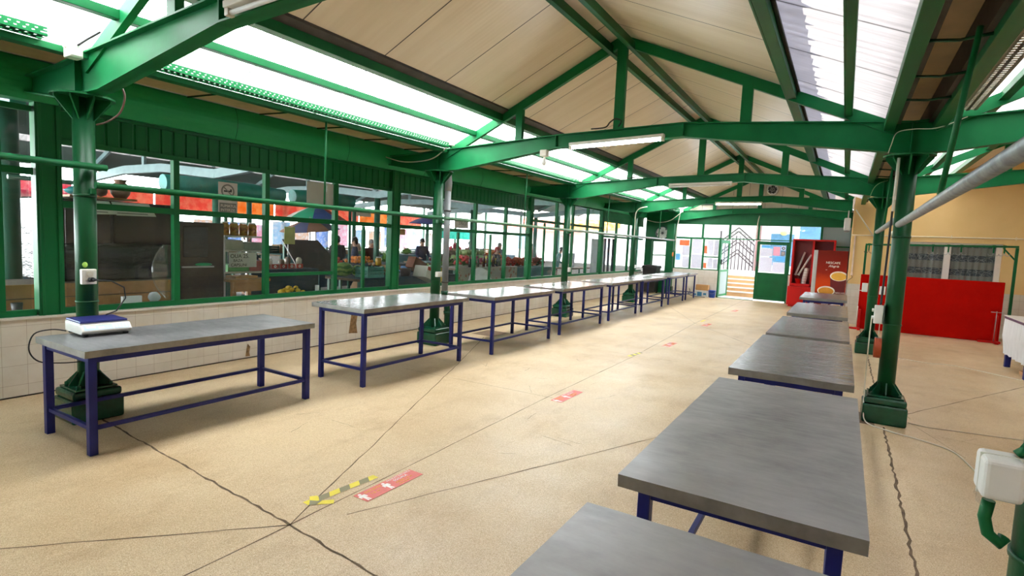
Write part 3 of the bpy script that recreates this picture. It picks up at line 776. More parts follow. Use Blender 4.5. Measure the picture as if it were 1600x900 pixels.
def on_front(nm, mat, y0, y1, t0, t1, lift):
    k = MB(); p = Vector((.20,0,.05)); q = Vector((.15,0,.100)); nn = Vector((.05,0,.05)).normalized()*lift
    P = lambda y, t: tuple(p+(q-p)*t+Vector((0,y,0))+nn)
    k.quad(P(y0,t0), P(y1,t0), P(y1,t1), P(y0,t1)); k.build(nm, mat, s, local=True, fix=False)
on_front('control_panel', LCD, -.165, .045, .12, .9, .002); on_front('keypad', M('pale keypad', (.50,.62,.76,1), .4), .055, .165, .12, .9, .002)
on_front('display', LCDW, -.06, -.02, .22, .55, .003); on_front('display', LCDW, -.145, -.08, .4, .75, .003); on_front('label_strip', M('yellow strip', (.55,.52,.20,1), .5), -.15, .04, .78, .86, .003)
for i in range(3):
    for j in range(4): on_front('key', LCDW, .065+.024*j, .082+.024*j, .2+.22*i, .34+.22*i, .004)
def cord(name, pts, r, mat, label, cat='cable', group=None, sub=6, n=6):
    P = [Vector(p) for p in pts]; out = []
    for i in range(len(P)-1):
        p0, p1, p2, p3 = P[max(i-1,0)], P[i], P[i+1], P[min(i+2, len(P)-1)]
        for k in range(sub):
            t = k/sub
            out.append(.5*((2*p1)+(p2-p0)*t+(2*p0-5*p1+4*p2-p3)*t*t+(3*p1-p0-3*p2+p3)*t**3))
    out.append(P[-1])
    mb = MB(); mb.tube(out, r, n); return tag(mb.build(name, mat), label, cat, group)
cord('scale_cable', [(-5.64,2.03,.862),(-5.70,1.95,.875),(-5.73,1.84,.845),(-5.72,1.80,.72),(-5.68,1.85,.62),(-5.73,2.02,.57),(-5.79,2.19,.545)], .006, BLACK, 'black cord hanging from the scale over the table end')
# sockets
def socket(x, y, z, face, label, n_out=1, sz=(.115,.135), group='sockets on the columns'):
    s = T('power_socket', label, 'socket', (x, y, z), group)
    W, H = sz
    R = {'X': 0, '-Y': -PI/2, '-X': PI, 'Y': PI/2}[face]; s.rotation_euler = (0,0,R)
    m = MB(); m.bx(0, .045, -W/2, W/2, -H/2, H/2); m.build('box', WHITE, s, .006, local=True)
    for k in range(n_out):
        c = (k-(n_out-1)/2)*.055 if n_out > 1 else 0
        zc = .022 if n_out == 1 else 0
        m = MB(); m.bx(.046, .05, c-.03, c+.03, zc-.055 if n_out == 1 else -.03, zc+.03); m.build('cover', OFFW, s, .002, local=True)
        m = MB(); m.lathe((.0505, c, zc), [(.0215,0),(.0215,.001),(.017,-.004+.002),(.0005,-.002)], 16, axis='X'); m.build('outlet', M('beige outlet', (.62,.55,.38,1), .4), s, local=True)
    return s
socket(-5.792, 2.25, 1.31, 'X', 'beige socket on the first column with a black plug in it')
p = T('power_plug', 'black plug in the socket above the scale', 'plug', (-5.74, 2.25, 1.285))
m = MB(); m.cyl((-5.738,2.25,1.285), (-5.70,2.258,1.287), .021, 14); m.cyl((-5.70,2.258,1.287), (-5.66,2.275,1.288), .016, 12, .007); m.build('plug_body', BLACK, p)
mb = MB(); mb.tube([(-5.66,2.275,1.288),(-5.60,2.36,1.28),(-5.58,2.45,1.22),(-5.60,2.47,1.12),(-5.66,2.42,1.00),(-5.72,2.36,.962)], .006, 8); mb.build('cord', BLACK, p)
m = MB(); m.ell((-5.795, 2.235, 1.415), (.006,.022,.026), n=10, m=6); tag(m.build('green_sticker', M('lime sticker', (.35,.62,.10,1), .6)), 'lime green sticker above the socket on the first column', 'sticker')
socket(-5.792, 7.22, 1.19, 'X', 'white double socket on the column beside the grey drainpipe', 2, (.13,.085))
socket(-5.792, 12.30, 1.16, 'X', 'white socket on the third column of the window wall', 1, (.10,.11))
socket(-5.792, 17.30, 1.16, 'X', 'white socket on the fourth column of the window wall', 1, (.09,.10))
# grey downpipe
d = T('drainpipe', 'grey drainpipe beside the second column, green at its foot', 'drainpipe', (-6.72, 8.0, 0))
xp, yp = -5.93, 7.66
d.location = (xp, yp, 0); WORLD[d.name] = Vector((xp, yp, 0))
m = MB(); m.tube([(-5.95,7.61,3.12),(-5.95,7.61,2.88),(xp,7.61,2.74),(xp,7.60,2.60)], .062, 16); m.tube([(xp,7.60,2.62),(xp,7.60,.86)], .056, 16); m.build('upper_pipe', GREYP, d)
m = MB(); m.tube([(xp,7.60,.86),(xp,7.60,.74),(xp,7.68,.60),(xp,7.70,.44),(xp,7.70,.002)], .056, 16); m.tube([(xp,7.69,.52),(xp,7.70,.46)], .066, 16); m.tube([(xp,7.60,.88),(xp,7.60,.80)], .064, 16); m.build('lower_pipe', GREEN_D, d)
for zc in (2.25, 1.02):
    m = MB(); m.tube([(xp,7.60,zc),(xp,7.60,zc+.025)], .061, 16); m.bx(xp-.08, xp+.08, 7.595, 7.605, zc+.005, zc+.02); m.build('clamp', DARKFL, d)

# ------------------------------------------------------------------ hanging rails
def railing(label, p, q, r, mat, rods, group, top=3.26):
    g = T('hanging_rail', label, 'rail', ((p[0]+q[0])/2, (p[1]+q[1])/2, p[2]), group)
    m = MB(); m.cyl(p, q, r, 16); m.build('pipe', mat, g)
    for (y, x2) in rods:
        k = (y-p[1])/(q[1]-p[1]); z = p[2]+(q[2]-p[2])*k; x = p[0]+(q[0]-p[0])*k
        m = MB(); m.cyl((x, y, z+r), (x2, y-.02, top), .013 if mat is not GALV else .017, 10); m.build('hanger_rod', GREEN, g)
    return g
GA = 'pipe rails hung along the column rows'
railing('short green pipe rail ending at the first column, at the left picture edge', (-5.752,-2.5,2.29), (-5.752,2.40,2.285), .028, GREEN, [(0,-5.72)], GA)
railing('long green pipe rail running from the first to the second column', (-5.752,2.31,2.125), (-5.752,7.26,2.125), .030, GREEN, [(4.83,-5.72)], GA)
railing('green pipe rail between the second and third columns', (-5.752,7.30,2.125), (-5.752,12.26,2.12), .030, M('worn green pipe', (.10,.22,.12,1), .45, var=.3, scale=12), [(9.95,-5.72)], GA)
railing('worn pipe rail between the third and fourth columns', (-5.752,12.30,2.12), (-5.752,17.26,2.115), .030, M('grey green pipe', (.22,.30,.24,1), .45, var=.2, scale=12), [(14.6,-5.72)], GA)
railing('grey pipe rail ending at the fan in the far left corner', (-5.752,17.30,2.115), (-5.752,21.74,2.11), .030, GALV, [(19.6,-5.72)], GA)
railing('thick grey pipe rail in the upper right corner', (.46,1.90,2.165), (.46,7.185,2.16), .034, GALV, [(4.22,.56)], GA, 3.16)
railing('grey pipe rail behind the right column', (.46,7.375,2.235), (.46,12.185,2.265), .034, GALV, [(10.0,.5)], GA)
for yb, z in ((2.30,2.09),(7.28,2.09),(12.28,2.085),(17.28,2.08)):
    m = MB(); m.bx(-5.797, -5.755, yb-.02, yb+.02, z-.045, z+.003); struct(m.build('rail_bracket', GREEN))

# ------------------------------------------------------------------ lamps
TUBE_ON = emit('lit fluorescent tube', (.86,.95,1,1), 90.0)
TUBE_OFF = M('unlit tube', (.80,.80,.80,1), .3)
def tubelamp(label, x0, x1, y, z0, z1, on, body=WHITE):
    l = T('hanging_tube_lamp', label, 'lamp', ((x0+x1)/2, y, (z0+z1)/2), 'tube lamps under the trusses')
    m = MB(); m.bar((x0,y,z0+.055), (x1,y,z1+.055), .075, .045); m.build('batten', body, l, .006)
    d = Vector((x1-x0, 0, z1-z0)).normalized()
    m = MB(); m.cyl(Vector((x0,y,z0+.008))+d*.04, Vector((x1,y,z1+.008))-d*.04, .016, 14); m.build('tube', TUBE_ON if on else TUBE_OFF, l)
    for e in (0, 1):
        c = Vector((x0,y,z0+.012))+d*.02 if e == 0 else Vector((x1,y,z1+.012))-d*.02
        m = MB(); m.cbox(c, (.04,.05,.05)); m.build('tube_holder', OFFW, l, .004)
    return l
tubelamp('lit white tube lamp hanging under the nearest complete truss', -3.46, -2.12, 7.17, 3.135, 3.185, True)
tubelamp('white lamp batten under the second complete truss', -3.42, -2.12, 12.16, 3.12, 3.15, False)
tubelamp('lit tube lamp under the farther truss, above the doorway', -3.42, -2.14, 17.16, 3.14, 3.15, True)
tubelamp('cream lamp batten on the corner beam at the top left', -3.53, -2.3, 2.17, 3.165, 3.20, False, OFFW)
b = T('bulb_holder', 'white bulb in a holder under the nearest complete truss', 'bulb', (-3.84, 7.16, 3.06))
m = MB(); m.bx(-3.90, -3.79, 7.10, 7.20, 3.035, 3.13); m.build('holder', OFFW, b, .012)
m = MB(); m.lathe((-3.845,7.15,2.94), [(.0005,-.03),(.022,-.025),(.032,0),(.030,.025),(.018,.055),(.016,.094)], 16); m.build('bulb', M('opal glass', (.82,.80,.75,1), .2), b)
def jbox(x, y, z, label):
    g = T('junction_box', label, 'junction box', (x, y, z), 'junction boxes above the window wall columns')
    m = MB(); m.bx(x-.055, x+.055, y-.05, y+.05, z-.06, z+.07); m.build('box', OFFW, g, .008)
    m = MB(); m.bx(x+.056, x+.06, y-.04, y+.04, z-.045, z+.055); m.cyl((x, y-.05, z+.02), (x, y-.07, z+.02), .012, 8); m.build('cover', WHITE, g, .003)
jbox(-5.60, 2.11, 3.20, 'white junction box beside the corner beam at top left'); jbox(-5.56, 7.14, 3.33, 'rusty white junction box on top of the second truss end')
jbox(-5.56, 12.14, 3.33, 'white junction box on top of the third truss end'); jbox(-5.56, 17.14, 3.33, 'white junction box on top of the fourth truss end'); jbox(-5.52, 21.6, 3.25, 'white junction box in the far left corner')
cord('hanging_cable', [(-7.02,7.12,3.17),(-6.6,7.14,3.06),(-6.2,7.15,3.05),(-5.9,7.16,3.10),(-5.62,7.12,3.24)], .009, CABLE_W, 'white cable sagging along the bracket of the second truss')
cord('hanging_cable', [(-5.66,2.08,3.20),(-5.55,2.12,3.24),(-5.40,2.13,3.27),(-5.2,2.14,3.30)], .008, RUBBER, 'dark cable leaving the junction box at top left')
cord('hanging_cable', [(-5.40,2.36,2.98),(-5.36,2.38,2.88),(-5.44,2.38,2.75),(-5.62,2.36,2.68),(-5.78,2.34,2.66)], .008, M('brown cable', (.12,.06,.04,1), .6), 'brown cable hanging from the corner beam beside the first column')
cord('hanging_cable', [(-5.50,12.10,3.25),(-5.2,12.15,3.295),(-4.9,12.15,3.30),(-4.6,12.16,3.315),(-4.2,12.16,3.35)], .009, RUBBER, 'black cable lying on the third truss beam')
cord('hanging_cable', [(-3.15,7.18,3.39),(-2.95,7.19,3.40),(-2.88,7.18,3.46),(-2.80,7.17,3.50),(-2.72,7.18,3.47),(-2.76,7.19,3.40)], .010, RUBBER, 'coil of dark cable at the foot of the king post')
cord('hanging_cable', [(-5.55,21.55,3.2),(-5.6,21.6,2.9),(-5.68,21.66,2.5),(-5.69,21.70,2.0),(-5.70,21.71,1.7)], .012, CABLE_W, 'white cable running down the far corner post')
cord('hanging_cable', [(-6.9,21.3,2.9),(-6.4,21.4,2.78),(-5.9,21.4,2.85),(-5.5,21.5,3.18)], .012, CABLE_W, 'white cable sagging above the black bin fan')
cord('hanging_cable', [(-5.45,17.12,3.06),(-5.66,17.04,3.0),(-5.77,17.01,2.84),(-5.815,17.12,2.5),(-5.82,17.15,2.12)], .016, CABLE_W, 'white conduit bending down the fourth column')
cord('hanging_cable', [(-2.76,21.7,3.1),(-2.80,21.8,2.95),(-2.83,21.86,2.7),(-2.86,21.92,2.32)], .014, CABLE_W, 'white cable dropping beside the doorway')
cord('hanging_cable', [(.30,7.14,2.91),(.32,7.13,3.0),(.36,7.14,3.12),(.5,7.15,3.15),(.70,7.15,3.15),(.93,7.13,3.24)], .005, CABLE_W, 'thin cable arching over the right column head')
cord('hanging_cable', [(.30,12.14,2.91),(.34,12.13,3.05),(.42,12.14,3.15),(.55,12.15,3.20)], .008, M('faded green cable', (.12,.3,.12,1), .6), 'pale cable arching over the rear right column head')

# ------------------------------------------------------------------ fans
def fan(label, x, y, z, R, nb, bl, frame=GREEN_D, back=BLACK):
    f = T('wall_fan', label, 'fan', (x, y, z))
    m = MB(); m.lathe((x,y,z), [(R,-.02),(R+.035,-.03),(R+.04,.06),(R,.06),(R,-.02)], 32, axis='Y'); m.build('housing', frame, f)
    m = MB(); m.lathe((x,y,z), [(.001,.058),(R,.058)], 32, axis='Y'); m.build('backing', back, f)
    m = MB(); m.lathe((x,y,z), [(.001,-.03),(.045,-.02),(.05,.03)], 18, axis='Y'); m.build('hub', BLACK, f)
    for k in range(nb):
        a = 2*PI*k/nb+.3; m = MB(); pts = []
        for (u, v, w) in ((.05,-.03,.0),(R*.55,-.10*R/.2,-.015),(R*.93,-.07*R/.2,-.02),(R*.95,.06*R/.2,.02),(R*.5,.07*R/.2,.015),(.05,.03,.0)):
            pts.append((x+u*math.cos(a)-v*math.sin(a), y+w+.01, z+u*math.sin(a)+v*math.cos(a)))
        n = len(pts); m.add(pts+[(a_, b_+.004, c_) for a_, b_, c_ in pts], [list(range(n))[::-1], [n+i for i in range(n)]]+[(i,(i+1)%n,n+(i+1)%n,n+i) for i in range(n)])
        m.build('blade', bl, f)
    for rr in (R*.5, R*.8, R*.98):
        pass
    m = MB()
    for rr in (R*.45, R*.98): m.lathe((x,y-.05,z), [(rr-.004,-.004),(rr+.004,-.004),(rr+.004,.004),(rr-.004,.004),(rr-.004,-.004)], 28, axis='Y')
    for k in range(6):
        a = PI/3*k+.2; m.cyl((x,y-.05,z), (x+R*math.cos(a), y-.05, z+R*math.sin(a)), .004, 6)
    m.build('guard', STEEL, f)
    return f
fan('round fan with pale blades on the green panel above the black bin', -6.30, YEND-.08, 2.38, .24, 5, WHITE)
fan('round fan with dark blades high in the cream gable', -2.40, YEND-.35, 4.03, .155, 5, BLACK, WHITE, M('bright opening', (.85,.86,.9,1), .6))

# ------------------------------------------------------------------ far left corner
b = T('wheeled_bin', 'large black wheeled bin in the far left corner', 'bin', (-6.45, 21.38, 0))
m = MB(); x0, x1, y0, y1 = -6.74, -6.19, 21.06, 21.66
v = [(-6.68,21.12,.06),(-6.25,21.12,.06),(-6.25,21.6,.06),(-6.68,21.6,.06),(x0,y0,1.0),(x1,y0,1.0),(x1,y1,1.0),(x0,y1,1.0)]
m.add(v, [(3,2,1,0),(4,5,6,7),(0,1,5,4),(1,2,6,5),(2,3,7,6),(3,0,4,7)]); m.build('body', BLACK, b, .02)
m = MB(); m.bx(x0-.03, x1+.03, y0-.03, y1+.02, .985, 1.03); m.build('rim', BLACK, b, .01)
m = MB(); m.bx(x0-.02, x1+.02, y0-.02, y1+.02, 1.032, 1.09); m.bx(x0+.1, x1-.1, y0+.05, y1-.1, 1.09, 1.11); m.build('lid', BLACK, b, .02)
m = MB(); m.cyl((x0,y1+.05,1.05), (x1,y1+.05,1.05), .018, 10); m.build('handle', BLACK, b)
for x in (-6.66, -6.27):
    m = MB(); m.cyl((x-.02,21.56,.081), (x+.02,21.56,.081), .08, 16); m.build('wheel', RUBBER, b)
def carton(label, x0, x1, y0, y1, z0, z1, mat, prints=()):
    c = T('carton', label, 'box', ((x0+x1)/2,(y0+y1)/2,z0))
    m = MB(); m.bx(x0, x1, y0, y1, z0, z1); m.build('box_body', mat, c, .004)
    m = MB(); m.bx(x0+.005, x1-.005, (y0+y1)/2-.003, (y0+y1)/2+.003, z1, z1+.003); m.build('top_seam', CARD, c)
    for (a, bb, cc, dd, mt) in prints:
        m = MB(); m.bx(a, bb, y0-.002, y0, cc, dd); m.build('print', mt, c)
    return c
BLP = M('blue print', (.05,.22,.42,1), .6)
carton('white and blue printed carton on the floor by the doorway', -4.88, -4.37, 21.62, 21.94, .001, .245, M('white carton', (.66,.67,.66,1), .7), [(-4.72,-4.55,.03,.19,BLP),(-4.86,-4.76,.05,.12,BLP),(-4.50,-4.39,.08,.16,BLP)])
carton('brown cardboard box lying on the white and blue carton', -4.80, -4.34, 21.66, 21.92, .250, .46, CARD)
bk = T('bucket', 'blue plastic bucket beside the doorway', 'bucket', (-4.19, 21.70, 0))
m = MB(); m.lathe((-4.19,21.70,0), [(.001,.003),(.10,.003),(.13,.26),(.14,.26),(.14,.275),(.122,.275),(.095,.015),(.001,.015)], 22); m.build('pail', M('blue plastic', (.012,.075,.55,1), .35), bk)
m = MB(); m.tube([(-4.19+.13*math.cos(a), 21.58-.02*math.sin(a), .26-.10*math.sin(a)) for a in [PI*i/10 for i in range(11)]], .004, 6); m.build('bail', STEEL, bk)
cord('black_cable', [(-5.0,21.5,.30),(-4.98,21.55,.20),(-5.02,21.5,.08),(-4.7,21.45,.010),(-4.4,21.5,.010)], .012, BLACK, 'black cord hanging on the last left table leg')
m = MB(); m.ell((-5.77, 21.70, 1.56), (.03,.06,.09), n=10, m=6); tag(m.build('orange_case', M('orange box paint', (.75,.22,.06,1), .5)), 'small orange case fixed to the far corner post', 'box')

# ------------------------------------------------------------------ right columns: boxes, reel, cables
def colbox(label, x, y, z, w, d, h, knob=True, sleeve=False):
    s = T('switch_box', label, 'socket', (x, y, z), 'white boxes on the right columns')
    m = MB(); m.cbox((x,y,z), (w,d,h)); m.build('box', WHITE, s, .012, seg=3)
    m = MB(); m.bx(x-w/2-.001, x+w/2+.001, y-.004, y+.004, z-h/2-.001, z+h/2+.001); m.build('lid_seam', OFFW, s)
    return s
bx_ = colbox('white box on the column at the lower right picture edge', .369, 1.755, 1.28, .08, .105, .10)
m = MB(); P = []
for i in range(7):
    for j in range(6):
        P.append((.342+random.uniform(-.006,.006)-.004*i*.3, 1.715+.02*j+random.uniform(-.006,.006), 1.325-.02*i))
m.add(P, [(i*6+j, i*6+j+1, (i+1)*6+j+1, (i+1)*6+j) for i in range(6) for j in range(5)], 0, True); m.build('plastic_sleeve', FILM, bx_)
m = MB(); m.tube([(.36,1.78,1.205),(.355,1.78,1.16),(.365,1.78,1.12),(.39,1.78,1.10),(.40,1.79,1.115)], .014, 10); m.build('conduit', GREEN, bx_)
m = MB(); m.tube([(.40,1.77,1.335),(.42,1.775,1.355),(.41,1.78,1.36)], .012, 8); m.build('conduit', GREEN, bx_)
b1 = colbox('white socket box on the column with the orange reel', .365, 7.22, 1.18, .085, .10, .20)
for zc in (1.145, 1.225):
    m = MB(); m.cyl((.30,7.20,zc), (.322,7.20,zc), .018, 12); m.build('plug', WHITE, b1, .003)
m = MB(); m.bx(.4085, .4115, 7.16, 7.27, 1.09, 1.30); m.build('mounting_plate', GREEN_D, b1, .004)
colbox('left one of two white boxes on the rear right column', .36, 12.16, 1.235, .09, .09, .16)
colbox('right one of two white boxes on the rear right column', .635, 12.16, 1.20, .09, .09, .15)
r = T('cable_reel', 'orange cable reel hanging on the right column', 'cable reel', (.37, 7.2, .82))
m = MB()
for k in range(5): m.lathe((.36+.012*k, 7.20, .815), [(.105-.012,-.008),(.105+.004,-.008),(.105+.004,.008),(.105-.012,.008),(.105-.012,-.008)], 26, axis='X')
m.build('coil', M('orange cable', (.50,.085,.025,1), .5), r)
m = MB(); m.bx(.35, .415, 7.19, 7.21, .9, .93); m.build('hook', STEEL, r)
cord('floor_cable', [(.305,7.19,1.14),(.30,7.17,.9),(.30,7.14,.5),(.31,7.10,.16),(.34,7.02,.02),(.52,6.86,.008),(.80,6.72,.007),(1.02,6.52,.007),(1.10,6.10,.007),(1.15,5.75,.007),(1.3,5.5,.007),(1.8,5.3,.007)], .007, CABLE_W, 'white cable running down the right column and across the floor')
cord('floor_cable', [(.74,7.35,.006),(.9,7.3,.006),(1.1,7.33,.006),(1.72,7.44,.006),(2.4,7.6,.006)], .005, M('beige cable', (.50,.42,.32,1), .6), 'thin beige cable lying on the floor right of the column foot')
cord('floor_cable', [(.64,12.14,1.12),(.645,12.1,.8),(.64,12.0,.3),(.68,11.9,.02),(.98,12.05,.006),(1.4,11.9,.006),(1.8,11.95,.006),(2.5,11.3,.006)], .007, CABLE_W, 'pale cable falling from the rear right column to the floor')
cord('wall_cable', [(.40,7.26,2.9),(.395,7.2,2.5),(.39,7.19,2.2),(.385,7.19,1.8),(.375,7.2,1.29)], .012, RUBBER, 'black cable running down the right column')
m = MB(); m.tube([(.40,7.16,2.86),(.395,7.155,2.3)], .016, 10); m.bx(.38,.41,7.13,7.17,2.42,2.46)
tag(m.build('wall_conduit', OFFW), 'white conduit strapped to the upper right column', 'conduit')
# ------------------------------------------------------------------ text helper
def text(body, size, mat, parent, loc, rot, name='lettering', ext=.0008, align='LEFT', shear=0, sx=1.0):
    c = bpy.data.curves.new(name, 'FONT'); c.body = body; c.size = size; c.extrude = ext; c.align_x = align; c.shear = shear
    o = bpy.data.objects.new(name, c); COL.objects.link(o); c.materials.append(mat)
    dg = bpy.context.evaluated_depsgraph_get(); me = bpy.data.meshes.new_from_object(o.evaluated_get(dg)); bpy.data.objects.remove(o)
    if not me.materials: me.materials.append(mat)
    o = bpy.data.objects.new(name, me); COL.objects.link(o); o.parent = parent
    o.location = Vector(loc)-WORLD[parent.name]; o.rotation_euler = rot; o.scale = (sx, 1, 1)
    return o
# ------------------------------------------------------------------ floor stickers and tapes
STR = M('red sticker', (.72,.16,.13,1), .5, var=.08, scale=20); STW = M('white print', (.86,.82,.78,1), .5); STO = M('orange print', (.85,.42,.05,1), .5)
TAPEY = M('yellow tape', (.80,.66,.03,1), .45); TAPEG = M('worn black tape', (.26,.23,.12,1), .6)
def sticker(x, y, label, L=.56, W=.14, rz=-.02):
    s = T('floor_sticker', label, 'floor sticker', (x, y, .0016), 'distance stickers along the floor joint')
    m = MB(); m.bx(-W/2, W/2, 0, L, 0, .0008); m.build('backing', STR, s, local=True)
    z = .0012
    for yy in (.035, .255):     # walking figure, head towards -x
        m = MB(); c = (-.045, yy)
        m.add([(c[0]+.013*math.cos(a), c[1]+.013*math.sin(a), z) for a in [2*PI*i/14 for i in range(14)]], [list(range(14))])
        m.add([(px*.95-.03, yy+py, z) for px, py in ((0,-.022),(.004,-.028),(.04,-.03),(.04,-.018),(.016,-.014),(.05,-.013),(.095,-.016),(.095,-.003),(.052,0),(.095,.004),(.095,.017),(.05,.013),(.016,.014),(.04,.018),(.04,.03),(.004,.028),(0,.022))], [list(range(17))])
        m.build('pictogram', STW, s, local=True)
    WORLD[s.name] = Vector((0,0,0))
    R = (0, 0, PI/2)
    text('DISTANTA', .032, STO, s, (-.028, .075, z), R); text('1,5 m', .036, STO, s, (.015, .095, z), R)
    text('PASTRATI DISTANTA', .026, STW, s, (-.045, .30, z), R); text('SOCIALA', .034, STW, s, (-.010, .34, z), R); text('MINIM 1,5 m', .03, STO, s, (.025, .33, z), R); text('MULTUMIM', .022, STO, s, (.052, .33, z), R)
    WORLD[s.name] = Vector((x, y, .0016)); s.rotation_euler = (0,0,rz)
sticker(-2.69, 2.60, 'red distance sticker nearest to the front, beside the striped tape'); sticker(-2.68, 5.55, 'second red distance sticker from the front', L=.58)
sticker(-2.68, 10.0, 'third red distance sticker from the front', L=.55); sticker(-2.72, 13.4, 'small looking red distance sticker near the joint crossing'); sticker(-2.72, 17.4, 'farthest red distance sticker, towards the doorway')
def tape(pts_list, label):
    o = MB(); zz = .0016
    for (x0, y0, x1, y1, w, first) in pts_list:
        L = math.hypot(x1-x0, y1-y0); dx, dy = (x1-x0)/L, (y1-y0)/L; nx, ny = -dy, dx; n = max(2, int(L/.075)); zz += .0007
        P = lambda t, s_: (x0+dx*t+nx*s_*w/2, y0+dy*t+ny*s_*w/2, zz)
        st = .05
        for i in range(n):
            a, b = L*i/n, L*(i+1)/n; sk = min(.035, L*.2)
            q = [P(max(0, min(L, a+sk)), 1), P(max(0, a-0), -1), P(b, -1), P(min(L, b+sk) if i < n-1 else L, 1)]
            if i == 0: q[0] = P(0, 1)
            o.add(q, [(0,1,2,3)], (i+first) % 2)
    return tag(o.build('hazard_tape', [TAPEY, TAPEG], fix=False), label, 'tape', 'striped tapes on the floor')
tape([(-2.925,2.34,-2.865,2.92,.062,0),(-2.80,2.47,-2.91,2.36,.055,0),(-2.97,2.44,-2.88,2.37,.05,0)], 'yellow and dark striped tape strip on the floor joint nearest to the front')
tape([(-2.90,8.66,-2.84,9.12,.07,0)], 'yellow striped tape strip farther along the floor joint')
m = MB(); m.bx(-2.98,-2.92,14.2,14.6,.0005,.0016); tag(m.build('hazard_tape', TAPEY), 'faint yellow tape strip near the far joint crossing', 'tape', 'striped tapes on the floor')

# ------------------------------------------------------------------ red shelf cabinet
rc = T('red_cabinet', 'red open shelf cabinet standing by the end wall', 'cabinet', (-.95, 21.4, 0))
m = MB(); m.bx(-1.60, -.27, 20.95, 21.85, .06, .66); m.bx(-1.56,-.31,21.0,21.8,.001,.06); m.build('base_unit', REDP, rc, .006)
m = MB(); m.bx(-1.60, -.27, 20.94, 21.0+.85, .662, .69); m.build('counter', REDP, rc, .004)
m = MB(); x0, x1, y0, y1, z0, z1 = -1.58, -.29, 21.30, 21.85, .692, 2.31
m.bx(x0, x0+.06, y0, y1, z0, z1); m.bx(x1-.06, x1, y0, y1, z0, z1); m.bx(-1.0+.03, -.91, y0, y1, z0, z1-.05); m.bx(x0+.06, x1-.06, y0, y1, z1-.05, z1); m.bx(x0+.06, x1-.06, y0, y1, z0, z0+.09); m.build('open_frame', REDP, rc, .004)
m = MB(); m.bx(x0+.06, x1-.06, y1-.03, y1, z0+.09, z1-.05); m.build('back_panel', REDD, rc)
m = MB(); m.bx(-1.20,-1.19,20.945,20.949,.1,.62); m.build('door_gap', REDD, rc)
CUPW = M('white cup', (.72,.66,.62,1), .5); CUPD = M('patterned cup', (.62,.55,.50,1), .5, var=.3, scale=70)
def cups(label, x, y, z, n, lean):
    c = T('cup_stack', label, 'cups', (x, y, z)); dx, dy = lean
    for i in range(n):
        m = MB(); k = i*.045
        m.lathe((x+dx*i, y+dy*i, z+.002+k), [(.078,0),(.082,.012),(.066,.042),(.06,.044)], 18); m.build('cup', CUPD if i % 2 else CUPW, c)
cups('leaning stack of patterned white cups in the red cabinet', -1.17, 21.5, .785, 12, (.007,.0))
cups('stack of white cups behind the coffee machine edge', -.80, 21.55, .785, 11, (0,0))
for i, (xa, xb) in enumerate(((-1.43,-1.20),(-1.33,-1.0))):
    cd = T('cup_dispenser', ('left','right')[i]+' of two slanted pale cup tubes in the red cabinet', 'cup tube', (xa, 21.6, .8), 'pale cup tubes in the red cabinet')
    m = MB(); m.cyl((xa,21.56,1.10), (xb,21.66,1.87-.08*i), .032, 14); m.build('tube', CUPW, cd)
    m = MB(); m.cyl((xa-.012,21.56,1.06), (xa,21.56,1.10), .042, 14); m.build('collar', OFFW, cd)
    m = MB(); m.cyl((xa-.01,21.60,.785), (xa-.01,21.58,1.06), .012, 8); m.build('stand', REDD, cd)
m = MB(); m.lathe((-1.33,21.40,.784), [(.001,0),(.075,0),(.095,.16),(.10,.165),(.088,.16),(.07,.01),(.001,.01)], 18); tag(m.build('red_cup', REDP), 'red tumbler on the cabinet shelf below the cup tubes', 'cup')

# ------------------------------------------------------------------ coffee machine
def mat_coffee():
    t = NT('printed red coffee front'); tc = t.n('ShaderNodeTexCoord'); s = t.n('ShaderNodeSeparateXYZ', {'Vector': tc.outputs['Object']})
    zz = t.math('ADD', t.math('MULTIPLY', s.outputs[2], .5), t.math('MULTIPLY', t.noise(t.coord((1.2,1,2)), 1.4, 3), .16))
    c = t.ramp(zz, [(.0, (.075,.006,.008,1)), (.30, (.20,.012,.008,1)), (.48, (.60,.055,.008,1)), (.58, (.52,.05,.010,1)), (.72, (.26,.020,.012,1)), (1.0, (.17,.016,.012,1))])
    return t.done(t.pbr(color=c, rough=.5, spec=.1))
cm = T('coffee_machine', 'tall red coffee vending machine with cups printed on its front', 'vending machine', (-.40, 20.6, 0))
x0, x1, y0, y1, H = -.87, .085, 20.30, 20.92, 1.955
m = MB(); m.bx(x0, x1, y0+.03, y1, .05, H); m.build('cabinet_body', M('grey machine body', (.34,.34,.34,1), .45), cm, .01)
m = MB(); m.bx(x0, x0+.115, y0, y0+.03, .06, H); m.build('silver_door_edge', SILVER, cm, .008)
m = MB(); m.bx(x0+.117, x1, y0, y0+.03, .06, H); m.build('front_panel', mat_coffee(), cm, .006)
for x in (x0+.06, x1-.06):
    for y in (y0+.08, y1-.06):
        k = MB(); k.cyl((x,y,.001), (x,y,.05), .025, 12); k.build('foot', BLACK, cm)
def disc(nm, cx, cz, rx, rz, mat, lift, a0=0, a1=2*PI, clip=None):
    pts = []
    for i in range(41):
        a = a0+(a1-a0)*i/40; x, z = cx+rx*math.cos(a), cz+rz*math.sin(a)
        x = min(max(x, x0+.118), x1-.003); z = max(z, .065); pts.append((x, y0-lift, z))
    k = MB(); k.add(pts[:-1] if abs(a1-a0-2*PI) < .01 else pts, [list(range(40 if abs(a1-a0-2*PI) < .01 else 41))]); k.build(nm, mat, cm, fix=False)
CRM = M('coffee foam', (.74,.42,.06,1), .4, var=.1); CRM2 = M('dark coffee foam', (.60,.26,.02,1), .4, var=.1); CUPR = M('printed red cup', (.14,.010,.014,1), .3); RIMW = M('printed white rim', (.80,.74,.68,1), .4)
